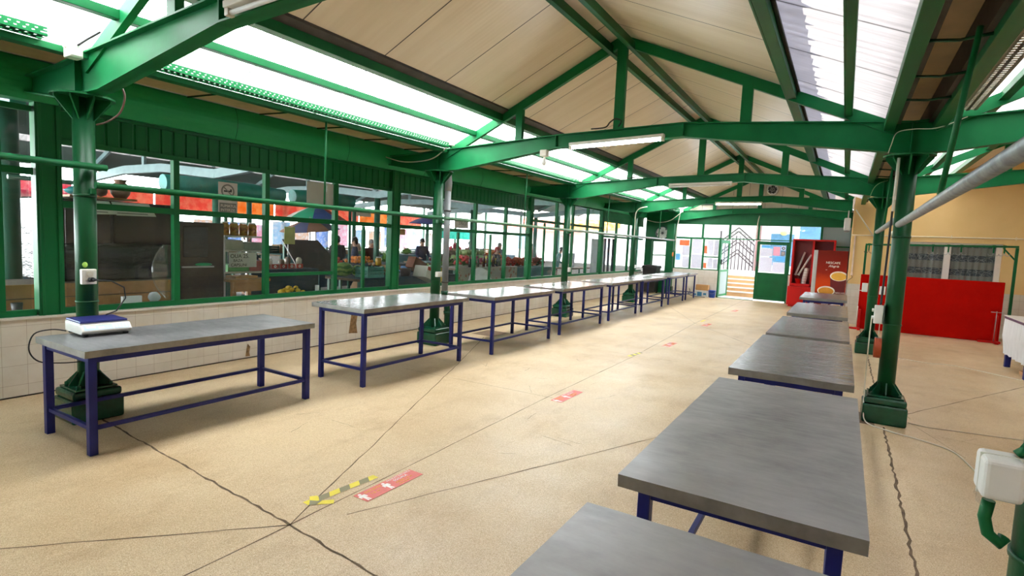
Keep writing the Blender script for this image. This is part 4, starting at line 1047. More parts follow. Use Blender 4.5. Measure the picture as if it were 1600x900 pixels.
def pcup(cx, cz, rx, rz, h, foam, k):
    w = rx*.74
    pts = [(cx-rx*.97, y0-.0015-k, cz-.01), (cx-w, y0-.0015-k, cz-h), (cx+w, y0-.0015-k, cz-h), (cx+rx*.97, y0-.0015-k, cz-.01)]
    pts = [(min(max(a, x0+.118), x1-.003), b, max(c, .065)) for a, b, c in pts]
    q = MB(); q.add(pts, [(0,1,2,3)]); q.build('printed_cup', CUPR, cm, fix=False)
    disc('printed_rim', cx, cz, rx, rz, RIMW, .003+k); disc('printed_foam', cx, cz-.012, rx*.86, rz*.80, foam, .0045+k)
pcup(-.12, 1.15, .245, .155, .66, CRM, 0); pcup(-.44, .665, .245, .15, .42, CRM2, .004); pcup(-.10, .20, .22, .06, .13, CRM2, .008)
tw = lambda s_, sz, x, z, sh=0, l=.010, sx=1: text(s_, sz, STW, cm, (x, y0-l, z), (PI/2,0,0), shear=sh, sx=sx)
tw('NESCAFE', .098, -.51, 1.535); tw('Alegria', .10, -.43, 1.43, .3); tw('NESCAFE', .066, -.19, .60, l=.014); tw('Alegria', .05, -.12, .54, .3, l=.014); tw('NESCAFE', .085, -.66, .30, l=.014); tw('Alegria', .07, -.55, .22, .3, l=.014)
m = MB(); m.bx(-.50,-.46,y0-.004,y0-.001,1.33,1.34); m.build('small_mark', STW, cm)

# ------------------------------------------------------------------ white conduit, alarm box on the yellow wall
m = MB(); m.tube([(.10,YY-.03,2.365),(6.9,YY-.03,2.40)], .016, 8); 
for x in (1.0,2.2,3.4,4.6): m.bx(x-.01, x+.01, YY-.05, YY-.001, 2.35, 2.42)
tag(m.build('wall_conduit', M('cream conduit', (.74,.62,.44,1), .5)), 'cream conduit running along the yellow wall above the window', 'conduit')
m = MB(); m.bx(.165,.20,YY-.035,YY-.001,1.36,2.34); m.bx(.155,.21,YY-.045,YY-.001,1.30,1.36)
tag(m.build('wall_conduit', M('pinkish conduit', (.74,.58,.48,1), .5)), 'upright pale conduit on the yellow wall corner', 'conduit')
cord('wall_cable', [(.18,YY-.03,1.30),(.20,YY-.04,1.24),(.12,YY-.06,1.16),(.08,YY-.15,1.08)], .006, BLACK, 'thin black cable below the upright conduit')
m = MB(); m.cyl((.14,YY-.20,3.02), (.62,YY-.02,2.30), .014, 8); tag(m.build('wall_conduit', OFFW), 'slanting grey conduit beside the rear right column', 'conduit')
al = T('mounted_alarm_box', 'white alarm box high beside the yellow wall corner', 'alarm', (.0, 17.1, 2.6))
m = MB(); m.bx(-.10,.055,17.0,17.14,2.47,2.80); m.build('case', WHITE, al, .03, seg=3); m = MB(); m.bx(-.08,.04,16.995,17.14,2.43,2.468); m.build('lens', M('grey lens', (.30,.26,.24,1), .3), al, .008)
m = MB(); m.bx(-.03,.0,17.12,17.2,2.80,3.0); m.build('bracket', OFFW, al)
sp = T('siren', 'small round white lamp on the yellow wall behind the right column', 'wall lamp', (1.02, YY-.05, 2.47)); m = MB(); m.ell((1.0,YY-.06,2.44), (.06,.055,.06)); m.build('globe', OFFW, sp)
# curtain
cu = T('curtain', 'pale grey curtain with dark bands behind the window of the yellow wall', 'curtain', (2.2, YY+.2, 1.15))
def mat_curtain():
    t = NT('striped curtain'); tc = t.n('ShaderNodeTexCoord'); s = t.n('ShaderNodeSeparateXYZ', {'Vector': tc.outputs['Object']}); z = s.outputs[2]
    def band(a, b): return t.math('MULTIPLY', t.math('GREATER_THAN', z, a), t.math('LESS_THAN', z, b))
    k = t.math('ADD', t.math('ADD', band(.30,.46), band(.64,.80)), band(.99,1.2))
    v = t.n('ShaderNodeTexVoronoi', {'Vector': t.coord((9,9,14)), 'Scale': 1.0}, feature='DISTANCE_TO_EDGE').outputs['Distance']
    sw = t.math('MULTIPLY', t.math('LESS_THAN', v, .05), k)
    c = t.mix(k, (.40,.38,.35,1), (.13,.145,.18,1)); c = t.mix(t.math('MULTIPLY', sw, .8), c, (.45,.45,.47,1))
    df = t.n('ShaderNodeBsdfDiffuse', {'Color': c}); tr = t.n('ShaderNodeBsdfTranslucent', {'Color': c}); m = t.n('ShaderNodeMixShader', {0: .3})
    t.l(df.outputs[0], m.inputs[1]); t.l(tr.outputs[0], m.inputs[2]); return t.done(m)
m = MB(); N = 150; P = []
for i in range(N+1):
    x = 1.30+1.88*i/N; f = .022*math.sin(i*.62)+.012*math.sin(i*.23+1)
    P += [(x, YY+.185+f, 1.15), (x, YY+.185+f*.6, 2.23)]
m.add(P, [(2*i, 2*i+2, 2*i+3, 2*i+1) for i in range(N)], 0, True); m.build('curtain_cloth', mat_curtain(), cu)
m = MB(); m.bx(.5, 4.0, YY+1.6, YY+1.65, 0, 3.2); struct(m.build('wall_back', CREAM))

# ------------------------------------------------------------------ red board, hook rack
rb = T('display_board', 'wide red fabric board standing on the floor at right', 'board', (1.75, 16.2, 0))
m = MB(); m.bx(.375, 3.105, 16.18, 16.24, .012, 1.372); m.build('panel', RED, rb, .012)
for x in (.42, 3.02):
    m = MB(); m.bx(x-.025, x+.025, 16.10, 16.178, .02, .62 if x > 1 else .5); m.bx(x-.30 if x > 1 else x-.22, x+.10 if x > 1 else x+.02, 16.06, 16.16, .003, .045); m.bx(x-.03,x+.03,15.86,16.5,.003,.05); m.build('foot', REDP, rb, .006)
m = MB(); m.cyl((2.90,16.08,.70), (3.12,16.08,.70), .006, 8); m.cyl((3.0,16.09,.05),(3.0,16.09,.72),.008,8); m.build('fastener', STEEL, rb)
m = MB(); m.cyl((.37,16.10,.05), (.37,16.10,.58), .012, 8); m.cyl((.34,16.08,.98),(.46,16.08,.965),.006,8); m.build('white_rod', OFFW, rb)
hr = T('hook_rack', 'green pipe rack with hooks behind the red board', 'rack', (1.9, 16.75, 0))
YR = 16.75
m = MB(); m.bar((.42,YR,2.12), (3.37,YR,2.185), .045, .045); m.build('top_bar', GREEN, hr, .004)
m = MB(); m.bar((3.345,YR,.003), (3.345,YR,2.16), .055, .055); m.bar((3.345,YR,1.86),(3.10,YR,2.15),.03,.03); m.build('upright', GREEN, hr, .004)
m = MB(); m.bar((.44,YR,.003), (.44,YR,2.10), .05, .05); m.build('upright', GREEN, hr, .004)
m = MB(); m.bar((3.345,YR-.2,.02), (3.345,YR+.2,.02), .04, .035); m.bar((.44,YR-.2,.02),(.44,YR+.2,.02),.04,.035); m.build('floor_foot', GREEN, hr, .004)
for i, x in enumerate((.50, .67, 1.80, 2.10, 2.34, 2.93, 3.12)):
    h = T('meat_hook', ('leftmost hook on the green pipe rack','second hook from the left on the green pipe rack','third hook from the left on the green rack, before the curtain','hook before the white middle post of the curtained window','hook just right of the white middle window post','sixth hook from the left on the green pipe rack','rightmost hook on the green pipe rack')[i], 'hook', (x, YR, 2.0), 'hooks on the green rack')
    zt = 2.12+.065*(x-.42)/2.95
    m = MB(); m.bx(x-.03, x+.03, YR-.026, YR-.0235, zt-.025, zt+.03); m.bar((x,YR-.03,zt-.02), (x,YR-.03,zt-.16), .03, .012); m.build('strap', GREEN, h)
    m = MB()
    for s_ in (-1, 1): m.tube([(x+s_*.01, YR-.03, zt-.15)]+[(x+s_*(.055-.045*math.cos(a)), YR-.045, zt-.17-.045*math.sin(a)) for a in [PI*i_/8 for i_ in range(9)]], .006, 6)
    m.build('double_hook', STEEL if x > 1 else BLACK, h)
# ------------------------------------------------------------------ cloth table, chair at right edge
ct = T('cloth_table', 'table with a white frilled cloth skirt at the right picture edge', 'table', (3.0, 12.0, 0))
for x in (2.57, 3.75):
    for y in (11.42, 12.62):
        m = MB(); m.bx(x-.04, x+.04, y-.04, y+.04, .001, .85); m.build('leg', BLUE, ct, .004)
m = MB(); m.bx(2.50, 3.82, 11.33, 12.70, .852, .885); m.build('table_top', OFFW, ct, .004)
CLOTH = M('white cloth', (.80,.78,.80,1), .75, var=.03); LACE = M('dark edging', (.10,.03,.07,1), .7)
m = MB(); m.bx(2.47, 3.85, 11.30, 12.73, .887, .897); m.build('table_cover', M('cream oilcloth', (.70,.66,.60,1), .45, var=.06), ct, .003)
m = MB(); m.bx(2.462, 2.468, 11.30, 12.60, .850, .886); m.bx(2.462, 3.85, 11.292, 11.298, .850, .886); m.build('edging', LACE, ct)
def skirt(m, p0, p1, n, ztop, zb, k):
    P = []; L = Vector(p1)-Vector(p0); nn = Vector((L.y, -L.x, 0)).normalized()
    for i in range(n+1):
        b = Vector(p0)+L*i/n; f = .016*math.sin(i*1.15)+.01*math.sin(i*.41)
        P += [tuple(b+nn*f*.25+Vector((0,0,ztop))), tuple(b+nn*f*.7+Vector((0,0,(ztop+zb)/2))), tuple(b+nn*(f*1.3+.03)*k+Vector((0,0,zb+.012*math.sin(i*.3))))]
    m.add(P, [q for i in range(n) for q in ((3*i, 3*i+3, 3*i+4, 3*i+1), (3*i+1, 3*i+4, 3*i+5, 3*i+2))], 0, True)
m = MB(); skirt(m, (2.485,12.69,0), (2.485,11.31,0), 110, .848, .24, -1.0); skirt(m, (2.485,11.31,0), (3.83,11.31,0), 100, .848, .24, 1); m.build('cloth_skirt', CLOTH, ct, fix=False)
m = MB(); m.bx(2.60,2.74,11.75,11.98,.002,.06); tag(m.build('wood_block', WOODB, bevel=.004), 'small wooden block on the floor under the cloth table', 'wood block')
ch = T('upholstered_chair', 'green padded chair with dark wooden frame behind the cloth table', 'chair', (3.55, 14.1, 0))
DW = M('dark brown wood', (.07,.02,.012,1), .4); GF = M('green upholstery', (.006,.16,.10,1), .7)
X, Y = 3.55, 14.1
for sx in (-1, 1):
    m = MB(); m.bar((X+sx*.24,Y-.22,.001), (X+sx*.24,Y-.22,.44), .04, .04); m.build('front_leg', DW, ch, .004)
    m = MB(); m.bar((X+sx*.24,Y+.22,.001), (X+sx*.24,Y+.20,.46), .045, .04); m.bar((X+sx*.24,Y+.20,.46), (X+sx*.24,Y+.30,1.06), .045, .035); m.build('back_leg', DW, ch, .004)
m = MB(); m.bx(X-.25, X+.25, Y-.25, Y+.22, .445, .52); m.build('seat', GF, ch, .025, seg=3)
m = MB(); m.bar((X-.25,Y+.30,1.06), (X+.25,Y+.30,1.06), .04, .05); m.bar((X-.22,Y+.225,.62),(X+.22,Y+.225,.62),.03,.04); m.build('top_rail', DW, ch, .01)
m = MB(); m.add([(X-.21,Y+.205,.64),(X+.21,Y+.205,.64),(X+.21,Y+.27,1.03),(X-.21,Y+.27,1.03),(X-.21,Y+.26,.64),(X+.21,Y+.26,.64),(X+.21,Y+.315,1.03),(X-.21,Y+.315,1.03)], [(0,1,2,3),(7,6,5,4),(0,4,5,1),(1,5,6,2),(2,6,7,3),(3,7,4,0)]); m.build('back_cushion', GF, ch, .015)

# ------------------------------------------------------------------ papers on the glass
def sheet(x0, x1, z0, z1, y, mat, label, grp='papers pasted on the end wall glass', name='paper_notice', cat='paper'):
    m = MB(); m.bx(x0, x1, y-.002, y, z0, z1); return tag(m.build(name, mat), label, cat, grp)
yg = YEND+.046
for a in ((-5.50,-5.22,1.55,1.92,PAPERL,'white paper in the left strip of the papered window, below the orange poster'),(-5.62,-5.24,1.93,2.14,PAPERO,'orange poster at the top of the left window strip'),(-5.74,-5.56,1.35,1.6,PAPERB,'small blue leaflet at the left window edge'),(-5.48,-5.22,1.08,1.50,PAPERL,'tall white paper at the bottom of the left window strip'),
          (-5.12,-4.78,1.64,2.18,PAPERL,'large lilac white paper in the middle window strip, upper one'),(-5.12,-4.74,1.08,1.60,PAPERL,'large lilac white paper in the middle window strip, lower one'),
          (-4.55,-4.34,1.60,2.16,PAPERL,'left upper paper in the right window strip'),(-4.32,-4.15,1.60,2.16,PAPERL,'right upper paper in the right window strip'),(-4.66,-4.56,1.66,1.95,PAPERO,'narrow orange leaflet at the right window strip'),(-4.52,-4.33,1.09,1.49,PAPERL,'left lower paper in the right window strip'),(-4.31,-4.15,1.09,1.46,PAPERL,'right lower paper in the right window strip'),(-4.66,-4.55,1.09,1.3,PAPERO,'small orange leaflet at the window foot')):
    sheet(a[0], a[1], a[2], a[3], yg, a[4], a[5])
yg = YEND+.038
for a in ((-2.66,-2.27,1.66,1.94,PAPERL,'white paper at the upper left of the door glass'),(-2.25,-2.02,1.70,2.02,PAPERP,'pink paper at the top of the door glass'),(-2.64,-2.35,1.96,2.07,PAPERB,'bluish leaflet along the top of the door glass'),(-2.66,-2.26,1.10,1.62,PAPERL,'large white paper at the lower left of the door glass'),(-2.16,-1.84,1.50,1.66,PAPERB,'blue paper at the right of the door glass'),(-2.24,-1.84,1.08,1.46,PAPERL,'white paper at the lower right of the door glass'),
          (-1.99,-1.85,1.90,2.05,None,'small sign with a black ring on the door glass'),(-1.99,-1.85,1.70,1.87,None,'small dark grey sign on the door glass')):
    if a[4]: sheet(a[0], a[1], a[2], a[3], yg, a[4], a[5])
    else:
        s = T('door_sign', a[5], 'sign', (a[0], yg, a[2]), 'papers pasted on the end wall glass'); m = MB(); m.bx(a[0], a[1], yg-.002, yg, a[2], a[3])
        rng = 'ring' in a[5]; m.build('sign_plate', PAPERL if rng else M('grey sign', (.12,.12,.14,1), .6), s); cx, cz = (a[0]+a[1])/2, (a[2]+a[3])/2
        m = MB()
        if rng: m.lathe((cx, yg-.004, cz), [(.028,0),(.055,0),(.055,.001),(.028,.001),(.028,0)], 20, axis='Y')
        else:
            for k in range(3): m.bx(a[0]+.02, a[1]-.02, yg-.004, yg-.002, a[2]+.03+.045*k, a[2]+.05+.045*k)
        m.build('sign_mark', BLACK if rng else STW, s)
# signs in the left windows
xg = GX+.004
ns = T('no_smoking_sign', 'no smoking sign taped inside the second window pane', 'sign', (xg, 4.36, 2.2))
m = MB(); m.bx(xg, xg+.002, 4.235, 4.50, 1.99, 2.40); m.build('sheet', M('grey white sign', (.60,.58,.60,1), .5, var=.04), ns)
GY = M('grey print', (.20,.20,.21,1), .6)
m = MB(); m.lathe((xg+.003, 4.365, 2.285), [(.072,0),(.092,0),(.092,.001),(.072,.001),(.072,0)], 28, axis='X'); m.bar((xg+.0035,4.31,2.335),(xg+.0035,4.42,2.235),.015,.001,up=(1,0,0)); m.build('ring', GY, ns)
m = MB(); m.bx(xg+.003, xg+.0035, 4.31, 4.42, 2.275, 2.295); m.bx(xg+.003, xg+.0035, 4.395, 4.42, 2.295, 2.315); m.build('cigarette', BLACK, ns)
m = MB(); m.bx(xg+.003, xg+.0035, 4.25, 4.485, 2.01, 2.13); m.build('caption_bar', GY, ns)
text('FUMATUL', .05, STW, ns, (xg+.004, 4.265, 2.075), (PI/2,0,PI/2)); text('INTERZIS', .05, STW, ns, (xg+.004, 4.265, 2.02), (PI/2,0,PI/2))
ex = T('exit_sign_sheet', 'white sheet with mirrored lettering in the pane right of the drainpipe', 'sign', (xg, 9.5, 2.2))
m = MB(); m.bx(xg, xg+.002, 9.35, 9.85, 2.02, 2.24); m.build('sheet', M('pale sign', (.66,.66,.68,1), .6), ex)
o = text('IESIRE', .13, GY, ex, (xg+.003, 9.80, 2.09), (PI/2,0,PI/2), sx=-.95)
def pane_paper(y0, y1, z0, z1, label, mat=None):
    m = MB(); m.bx(xg, xg+.0015, y0, y1, z0, z1); tag(m.build('paper_notice', mat or M('grey paper', (.50,.53,.52,1), .7, var=.04)), label, 'paper', 'papers in the window wall panes')
pane_paper(5.62, 5.99, 2.22, 2.57, 'large grey sheet in the upper pane, left of the thin rod'); pane_paper(6.0, 6.13, 2.22, 2.57, 'narrow grey sheet in the upper pane, right of the thin rod')
pane_paper(6.62, 6.96, 2.10, 2.24, 'small grey sheet low in the upper pane before the second post'); pane_paper(7.66, 7.84, 1.82, 1.93, 'small tan sheet beside the second window post', CARD)
m = MB(); P = []
for i in range(15):
    a = PI*i/14; P.append((GX-.05-.02*math.sin(a*3), 3.60-.15*math.sin(a)-.02*i/14, .9+.66*i/14))
mb = MB(); mb.tube([(x,y,z) for x,y,z in P], .009, 6)
for i in range(14): mb.quad(P[i], (P[i][0],3.63,P[i][2]), (P[i+1][0],3.63,P[i+1][2]), P[i+1])
tag(mb.build('plastic_sheet', FILM), 'loose clear plastic film hanging behind the first window mullion', 'plastic film')

# ------------------------------------------------------------------ outside beyond the doorway
st = T('entrance_steps', 'brown and white steps outside the doorway', 'steps', (-3.2, 24, 0))
STONE = M('pale stone tread', (.62,.60,.56,1), .7); RISER = M('orange brown riser', (.50,.27,.12,1), .7, var=.1)
for i in range(5):
    m = MB(); y = 23.6+.32*i; z = .02+.155*i
    m.bx(-6, -.5, y+.02, 26.4, z-.14 if i else -.019, z+.118); m.build('riser', RISER, st)
    m = MB(); m.bx(-6, -.5, y, y+.36 if i < 4 else 26.4, z+.119, z+.155); m.build('tread', STONE, st)
m = MB(); m.bx(-6,-.5,26.42,27.2,-.019,.93); struct(m.build('trim_9', M('white plinth', (.72,.70,.70,1), .7)))
gt = T('iron_gate', 'dark wrought iron gate with pointed arches outside the doorway', 'gate', (-4, 27.0, .93))
IR = M('wrought iron', (.06,.045,.05,1), .5)
gx0, gx1 = -4.95, -3.55
m = MB()
for i in range(10): x = gx0+(gx1-gx0)*i/9; m.cyl((x,27.0,.94), (x,27.0,2.55-.6*abs(x-(gx0+gx1)/2)), .024, 6)
m.build('bars', IR, gt)
for k, zc in enumerate((1.35, 1.85, 2.35)):
    m = MB(); c = (gx0+gx1)/2
    for dz in (0, .17):
        m.bar((gx0,26.98,zc+dz-.25), (c,26.98,zc+dz+.35), .03, .05); m.bar((c,26.98,zc+dz+.35), (gx1,26.98,zc+dz-.25), .03, .05)
    for i in range(8): x = gx0+(gx1-gx0)*(i+.5)/8; m.lathe((x,26.97,zc+.38-.6*abs(x-c)/.7*.9), [(.03,0),(.05,0),(.05,.02),(.03,.02),(.03,0)], 12, axis='Y')
    m.build('chevron', IR, gt)
m = MB(); m.bx(gx0-.09, gx0-.03, 26.95, 27.05, .935, 2.7); m.build('gate_post', IR, gt)
m = MB(); m.bx(-3.50,-3.30,26.9,27.1,.935,3.4); struct(m.build('trim_10', M('brown post paint', (.22,.12,.12,1), .6)))
def house(name, label, x0, x1, y0, y1, h, wall, wins, roof=None, cat='building', frame=None):
    b = T(name, label, cat, ((x0+x1)/2, (y0+y1)/2, 0)); m = MB(); m.bx(x0, x1, y0, y1, -.019, h); m.build('wall', wall, b)
    for (a, bb, c, d, mt) in wins:
        f = MB(); f.bx(a-.06, bb+.06, y0-.04, y0-.001, c-.06, d+.06); f.build('window_frame', frame or WHITE, b)
        f = MB(); f.bx(a, bb, y0-.05, y0-.041, c, d); f.build('window_pane', mt, b)
    if roof:
        m = MB(); m.prism([(y0-.5,h),(y1+.3,h),((y0+y1)/2,h+1.4)], 'X', x0-.3, x1+.3); m.build('roof', roof, b)
    return b
BG = M('blue window glass', (.10,.22,.36,1), .15); PGL = M('pale pane', (.45,.50,.58,1), .2); WP = M('white outdoor wall', (.74,.72,.70,1), .8, var=.05); TILR = M('brown roof tiles', (.30,.14,.10,1), .8, var=.3, scale=20)
house('kiosk', 'white kiosk with blue windows outside the doorway', -3.25, 3.5, 29.0, 33, 3.6, M('kiosk pale wall', (.60,.56,.60,1), .6), [(-3.1,-2.1,1.2,2.7,BG),(-1.9,-.2,1.2,3.1,BG),(.0,1.2,1.2,3.1,BG),(1.5,2.8,1.2,3.1,BG)])
m = MB(); m.ell((-2.55,28.85,2.75),(.16,.05,.12)); tag(m.build('hanging_globe_lamp', M('yellow globe', (.85,.62,.22,1), .4)), 'round yellow lamp on the kiosk outside', 'lamp')
house('townhouse', 'white house with a brown tiled roof outside, left of the doorway', -16, -9.9, 36, 42, 4.6, WP, [(-12.6,-11.4,1.5,3,PGL),(-15.2,-14.0,1.5,3,PGL)], TILR)
house('white_house', 'white house wall with a brown eave directly behind the iron gate', -9.6, -3.28, 30.8, 36, 4.6, WP, [(-8.6,-7.6,1.5,2.6,PGL)])
m = MB(); m.prism([(30.4,3.55),(30.79,3.72),(30.79,3.95),(30.4,3.75)], 'X', -9.6, -4.9); tag(m.build('eave', TILR), 'brown tiled eave on the white house outside', 'eave')
house('apartment_house', 'pale house behind the kiosk', -3.5, 16, 40, 48, 6.5, M('pale blue wall', (.62,.66,.72,1), .8), [(-1.5,-.2,3.6,5.2,BG),(2,3.4,3.6,5.2,BG)])

# added unseen roof sheet that dims daylight on the steps outside the doorway
m = MB(); m.bx(-9.5, 6, YEND+.4, 30.6, 4.75, 4.76); struct(m.build('roof_sheet', SHEET_DIM))
# small room behind the curtained window
m = MB(); m.bx(.5, 4.0, YY+.22, YY+1.6, 3.0, 3.05); m.bx(.45, .5, YY+.22, YY+1.6, 0, 3.05); m.bx(4.0, 4.05, YY+.22, YY+1.6, 0, 3.05); struct(m.build('wall_back', CREAM))
# ------------------------------------------------------------------ the market hall seen through the window wall
HX = -22.0; HY = 27.0
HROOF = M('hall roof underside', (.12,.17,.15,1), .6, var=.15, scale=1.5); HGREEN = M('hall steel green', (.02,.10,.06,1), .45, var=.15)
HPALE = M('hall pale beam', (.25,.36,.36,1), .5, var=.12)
def hz(x):
    k = (-x-5.88) % 6.38
    return 3.25+1.35*(1-abs(k-3.19)/3.19)
for xr in (-9.07, -15.45, -21.83):
    for s_ in (-1, 1):
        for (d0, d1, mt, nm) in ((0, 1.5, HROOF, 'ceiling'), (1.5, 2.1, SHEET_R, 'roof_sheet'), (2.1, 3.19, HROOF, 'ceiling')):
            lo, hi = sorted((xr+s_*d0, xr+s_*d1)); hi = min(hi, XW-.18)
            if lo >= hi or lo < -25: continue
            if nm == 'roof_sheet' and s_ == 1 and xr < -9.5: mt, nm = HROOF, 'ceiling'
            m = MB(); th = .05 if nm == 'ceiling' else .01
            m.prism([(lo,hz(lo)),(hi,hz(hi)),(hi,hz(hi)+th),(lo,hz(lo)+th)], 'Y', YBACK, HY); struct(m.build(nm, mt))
m = MB(); m.bx(XW-.17, XW-.11, YBACK, YEND, 2.97, 3.95); m.bx(XW-.17, XW-.11, YEND, HY, 3.3, 3.95); struct(m.build('wall_left', HGREEN))
for y in (2.28, 7.28, 12.28, 17.28, 22.28):
    t = T('roof_truss', {2.28:'market hall truss behind the leftmost window', 7.28:'market hall truss behind the second window post', 12.28:'market hall truss behind the bay with the drainpipe', 17.28:'market hall truss behind the tall window bay', 22.28:'farthest market hall truss'}[y], 'roof truss', (-14, y, 3), 'trusses of the market hall', 'thing')
    m = MB(); 
    for xr in (-9.07, -15.45):
        xs = [xr+3.19, xr+.93, xr-.93, xr-3.19]; zs = [3.0, 3.2, 3.2, 3.0]
        if xr == -9.07: xs[0] = XW-.3
        for i in range(3): m.bar((xs[i],y,zs[i]), (xs[i+1],y,zs[i+1]), .13, .20)
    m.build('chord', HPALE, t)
    for xr in (-9.07, -15.45):
        for s_ in (-1, 1):
            e = max(xr-3.1, min(xr+s_*3.1, XW-.3)); m = MB(); m.bar((xr,y,hz(xr)-.08), (e,y,hz(e)-.08), .06, .12); m.build('rafter', HPALE, t)
        m = MB(); m.bx(xr-.06,xr+.06,y-.03,y+.03,3.31,hz(xr)-.08); m.build('king_post', HPALE, t)
for x in (-12.26, -18.64):
    for y in (2.28, 7.28, 12.28, 17.28, 22.28):
        c = T('hall_column', 'slim green column of the market hall behind the windows', 'column', (x, y, 0), 'columns of the market hall', 'thing')
        m = MB(); m.cyl((x,y,.002), (x,y,2.9), .09, 14); m.build('shaft', HGREEN, c)
        m = MB(); m.bx(x-.2,x+.2,y-.2,y+.2,.001,.25); m.build('base_block', HGREEN, c)
m = MB(); m.cyl((-9.1,2.70,.002), (-9.1,2.70,3.2), .125, 18); m.bx(-9.35,-8.85,2.45,2.95,.001,.2); tag(m.build('hall_column', HGREEN), 'thick dark green column behind the leftmost window', 'column', None, 'thing')
# far glazed side: low wall, posts, posters, banners
m = MB(); m.bx(HX-.15, HX, YBACK, HY, -.01, .95); struct(m.build('wall_left', M('hall low wall', (.55,.53,.50,1), .6)))
WB = M('white poster', (.82,.82,.86,1), .7, var=.05); 
def poster_mat(i):
    t = NT('printed poster %d' % i); v = t.coord((3+i, 3, 3)); c = t.ramp(t.noise(v, 1.6, 3), [(.35, (.84,.84,.90,1)), (.5, ((.30,.48,.86,1),(.88,.50,.62,1),(.5,.7,.86,1),(.86,.62,.45,1))[i % 4]), (.62, (.86,.84,.88,1))])
    tr = t.n('ShaderNodeBsdfTranslucent', {'Color': c}); df = t.n('ShaderNodeBsdfDiffuse', {'Color': c}); m = t.n('ShaderNodeMixShader', {0: .73}); t.l(tr.outputs[0], m.inputs[1]); t.l(df.outputs[0], m.inputs[2]); return t.done(m)
PM = [poster_mat(i) for i in range(4)]
def red_print(name, c1, c2):
    t = NT(name); v = t.coord(); c = t.ramp(t.noise(v, 3.2, 3), [(.38, c1), (.62, c2)])
    tr = t.n('ShaderNodeBsdfTranslucent', {'Color': c}); df = t.n('ShaderNodeBsdfDiffuse', {'Color': c}); m = t.n('ShaderNodeMixShader', {0: .64}); t.l(tr.outputs[0], m.inputs[1]); t.l(df.outputs[0], m.inputs[2]); return t.done(m)
BAN = red_print('red banner print', (.80,.16,.12,1), (.85,.40,.28,1)); FLO = red_print('pink flower print', (.80,.12,.20,1), (.90,.55,.55,1)); BANO = red_print('orange banner print', (.85,.30,.05,1), (.88,.50,.20,1)); TEAL = red_print('teal cloth', (.03,.45,.36,1), (.10,.62,.50,1))
n = 0
y = 1.5
while y < HY:
    m = MB(); m.bx(HX-.12, HX, y-.05, y+.05, .951, 3.6); struct(m.build('trim_11', HGREEN)); y += 2.45
for i in range(20):
    y = 4.0+1.16*i; w_ = random.uniform(.75, 1.02); z0 = random.uniform(1.0, 1.2); z1 = z0+random.uniform(.9, 1.2)
    m = MB(); m.bx(HX+.03, HX+.035, y, y+w_, z0, z1); tag(m.build('window_poster', PM[i % 4]), 'bright printed poster on the far glazing of the market hall', 'poster', 'posters on the far glazing')
for i in range(9):
    y = 3.2+2.5*i; m = MB(); m.bx(HX+.06, HX+.07, y, y+2.44, 2.36, 3.02); mt = FLO if i == 1 else (BAN, BANO, BAN)[i % 3]
    tag(m.build('hanging_banner', mt), 'pink flower banner behind the leftmost window' if i == 1 else 'red and orange banner along the far side of the market hall', 'banner', None if i == 1 else 'banners of the far side')
m = MB(); m.bx(-20.0,-19.98,5.4,7.3,1.72,2.62); tag(m.build('hanging_banner', FLO), 'large rose printed panel seen through the leftmost window', 'banner')
m = MB(); m.bx(-18.9,-18.88,23.2,26.4,1.75,2.25); tag(m.build('hanging_banner', TEAL), 'teal cloth band behind the pane right of the drainpipe', 'banner')
# far end side of the hall and what stands outside it
for i, x in enumerate((-9.0,-11.0,-13.4,-15.8,-18.2,-20.4)):
    m = MB(); m.bx(x-.05, x+.05, HY-.06, HY+.06, -.01, 3.5); struct(m.build('trim_12', HGREEN))
m = MB(); m.bx(-22, -8.6, HY-.05, HY+.05, -.01, .8); struct(m.build('wall_end', M('hall low end wall', (.55,.53,.52,1), .6)))
house('shop_building', 'white shop building outside beyond the tall window bay', -27, -16.5, 38.5, 46, 5.0, WP, [(-26,-24.6,1.2,2.4,M('closed blind', (.45,.45,.47,1), .6)),(-23,-21.4,1.2,2.4,BG),(-19.5,-18,1.2,2.4,M('closed blind', (.45,.45,.47,1), .6))])
m = MB(); m.prism([(36.4,2.65),(38.45,3.15),(38.45,3.7),(36.4,3.1)], 'X', -23, -16.6); tag(m.build('canopy_awning', BAN), 'red awning on the shop building behind the tall window bay', 'awning')
m = MB(); m.prism([(34.4,2.75),(35.4,3.0),(35.4,3.5),(34.4,3.2)], 'X', -16.4, -13.0); tag(m.build('canopy_awning', BANO), 'orange awning on the shop building behind the last window bay', 'awning')
# ------------------------------------------------------------------ stalls
WOODG = M('weathered stall wood', (.16,.11,.07,1), .8, var=.25, scale=6)
def stall(x0, x1, y0, y1, h, label, cloth=None, top=WOODG):
    s = T('market_stall', label, 'market stall', ((x0+x1)/2, (y0+y1)/2, 0), 'stalls of the market hall')
    m = MB(); m.bx(x0, x1, y0, y1, h-.05, h); m.build('stall_top', top, s, .004)
    for x in (x0+.06, x1-.06):
        for y in (y0+.06, y1-.06):
            m = MB(); m.bx(x-.03, x+.03, y-.03, y+.03, -.008, h-.051); m.build('leg', HGREEN, s)
    if cloth:
        m = MB(); m.bx(x1+.004, x1+.012, y0, y1, h-.50, h+.004); m.bx(x0, x1, y0, y1, h+.001, h+.006); m.build('stall_cloth', cloth, s)
    m = MB(); m.bx(x0+.08, x1-.08, y0+.08, y1-.08, .25, .28); m.build('lower_shelf', WOODG, s)
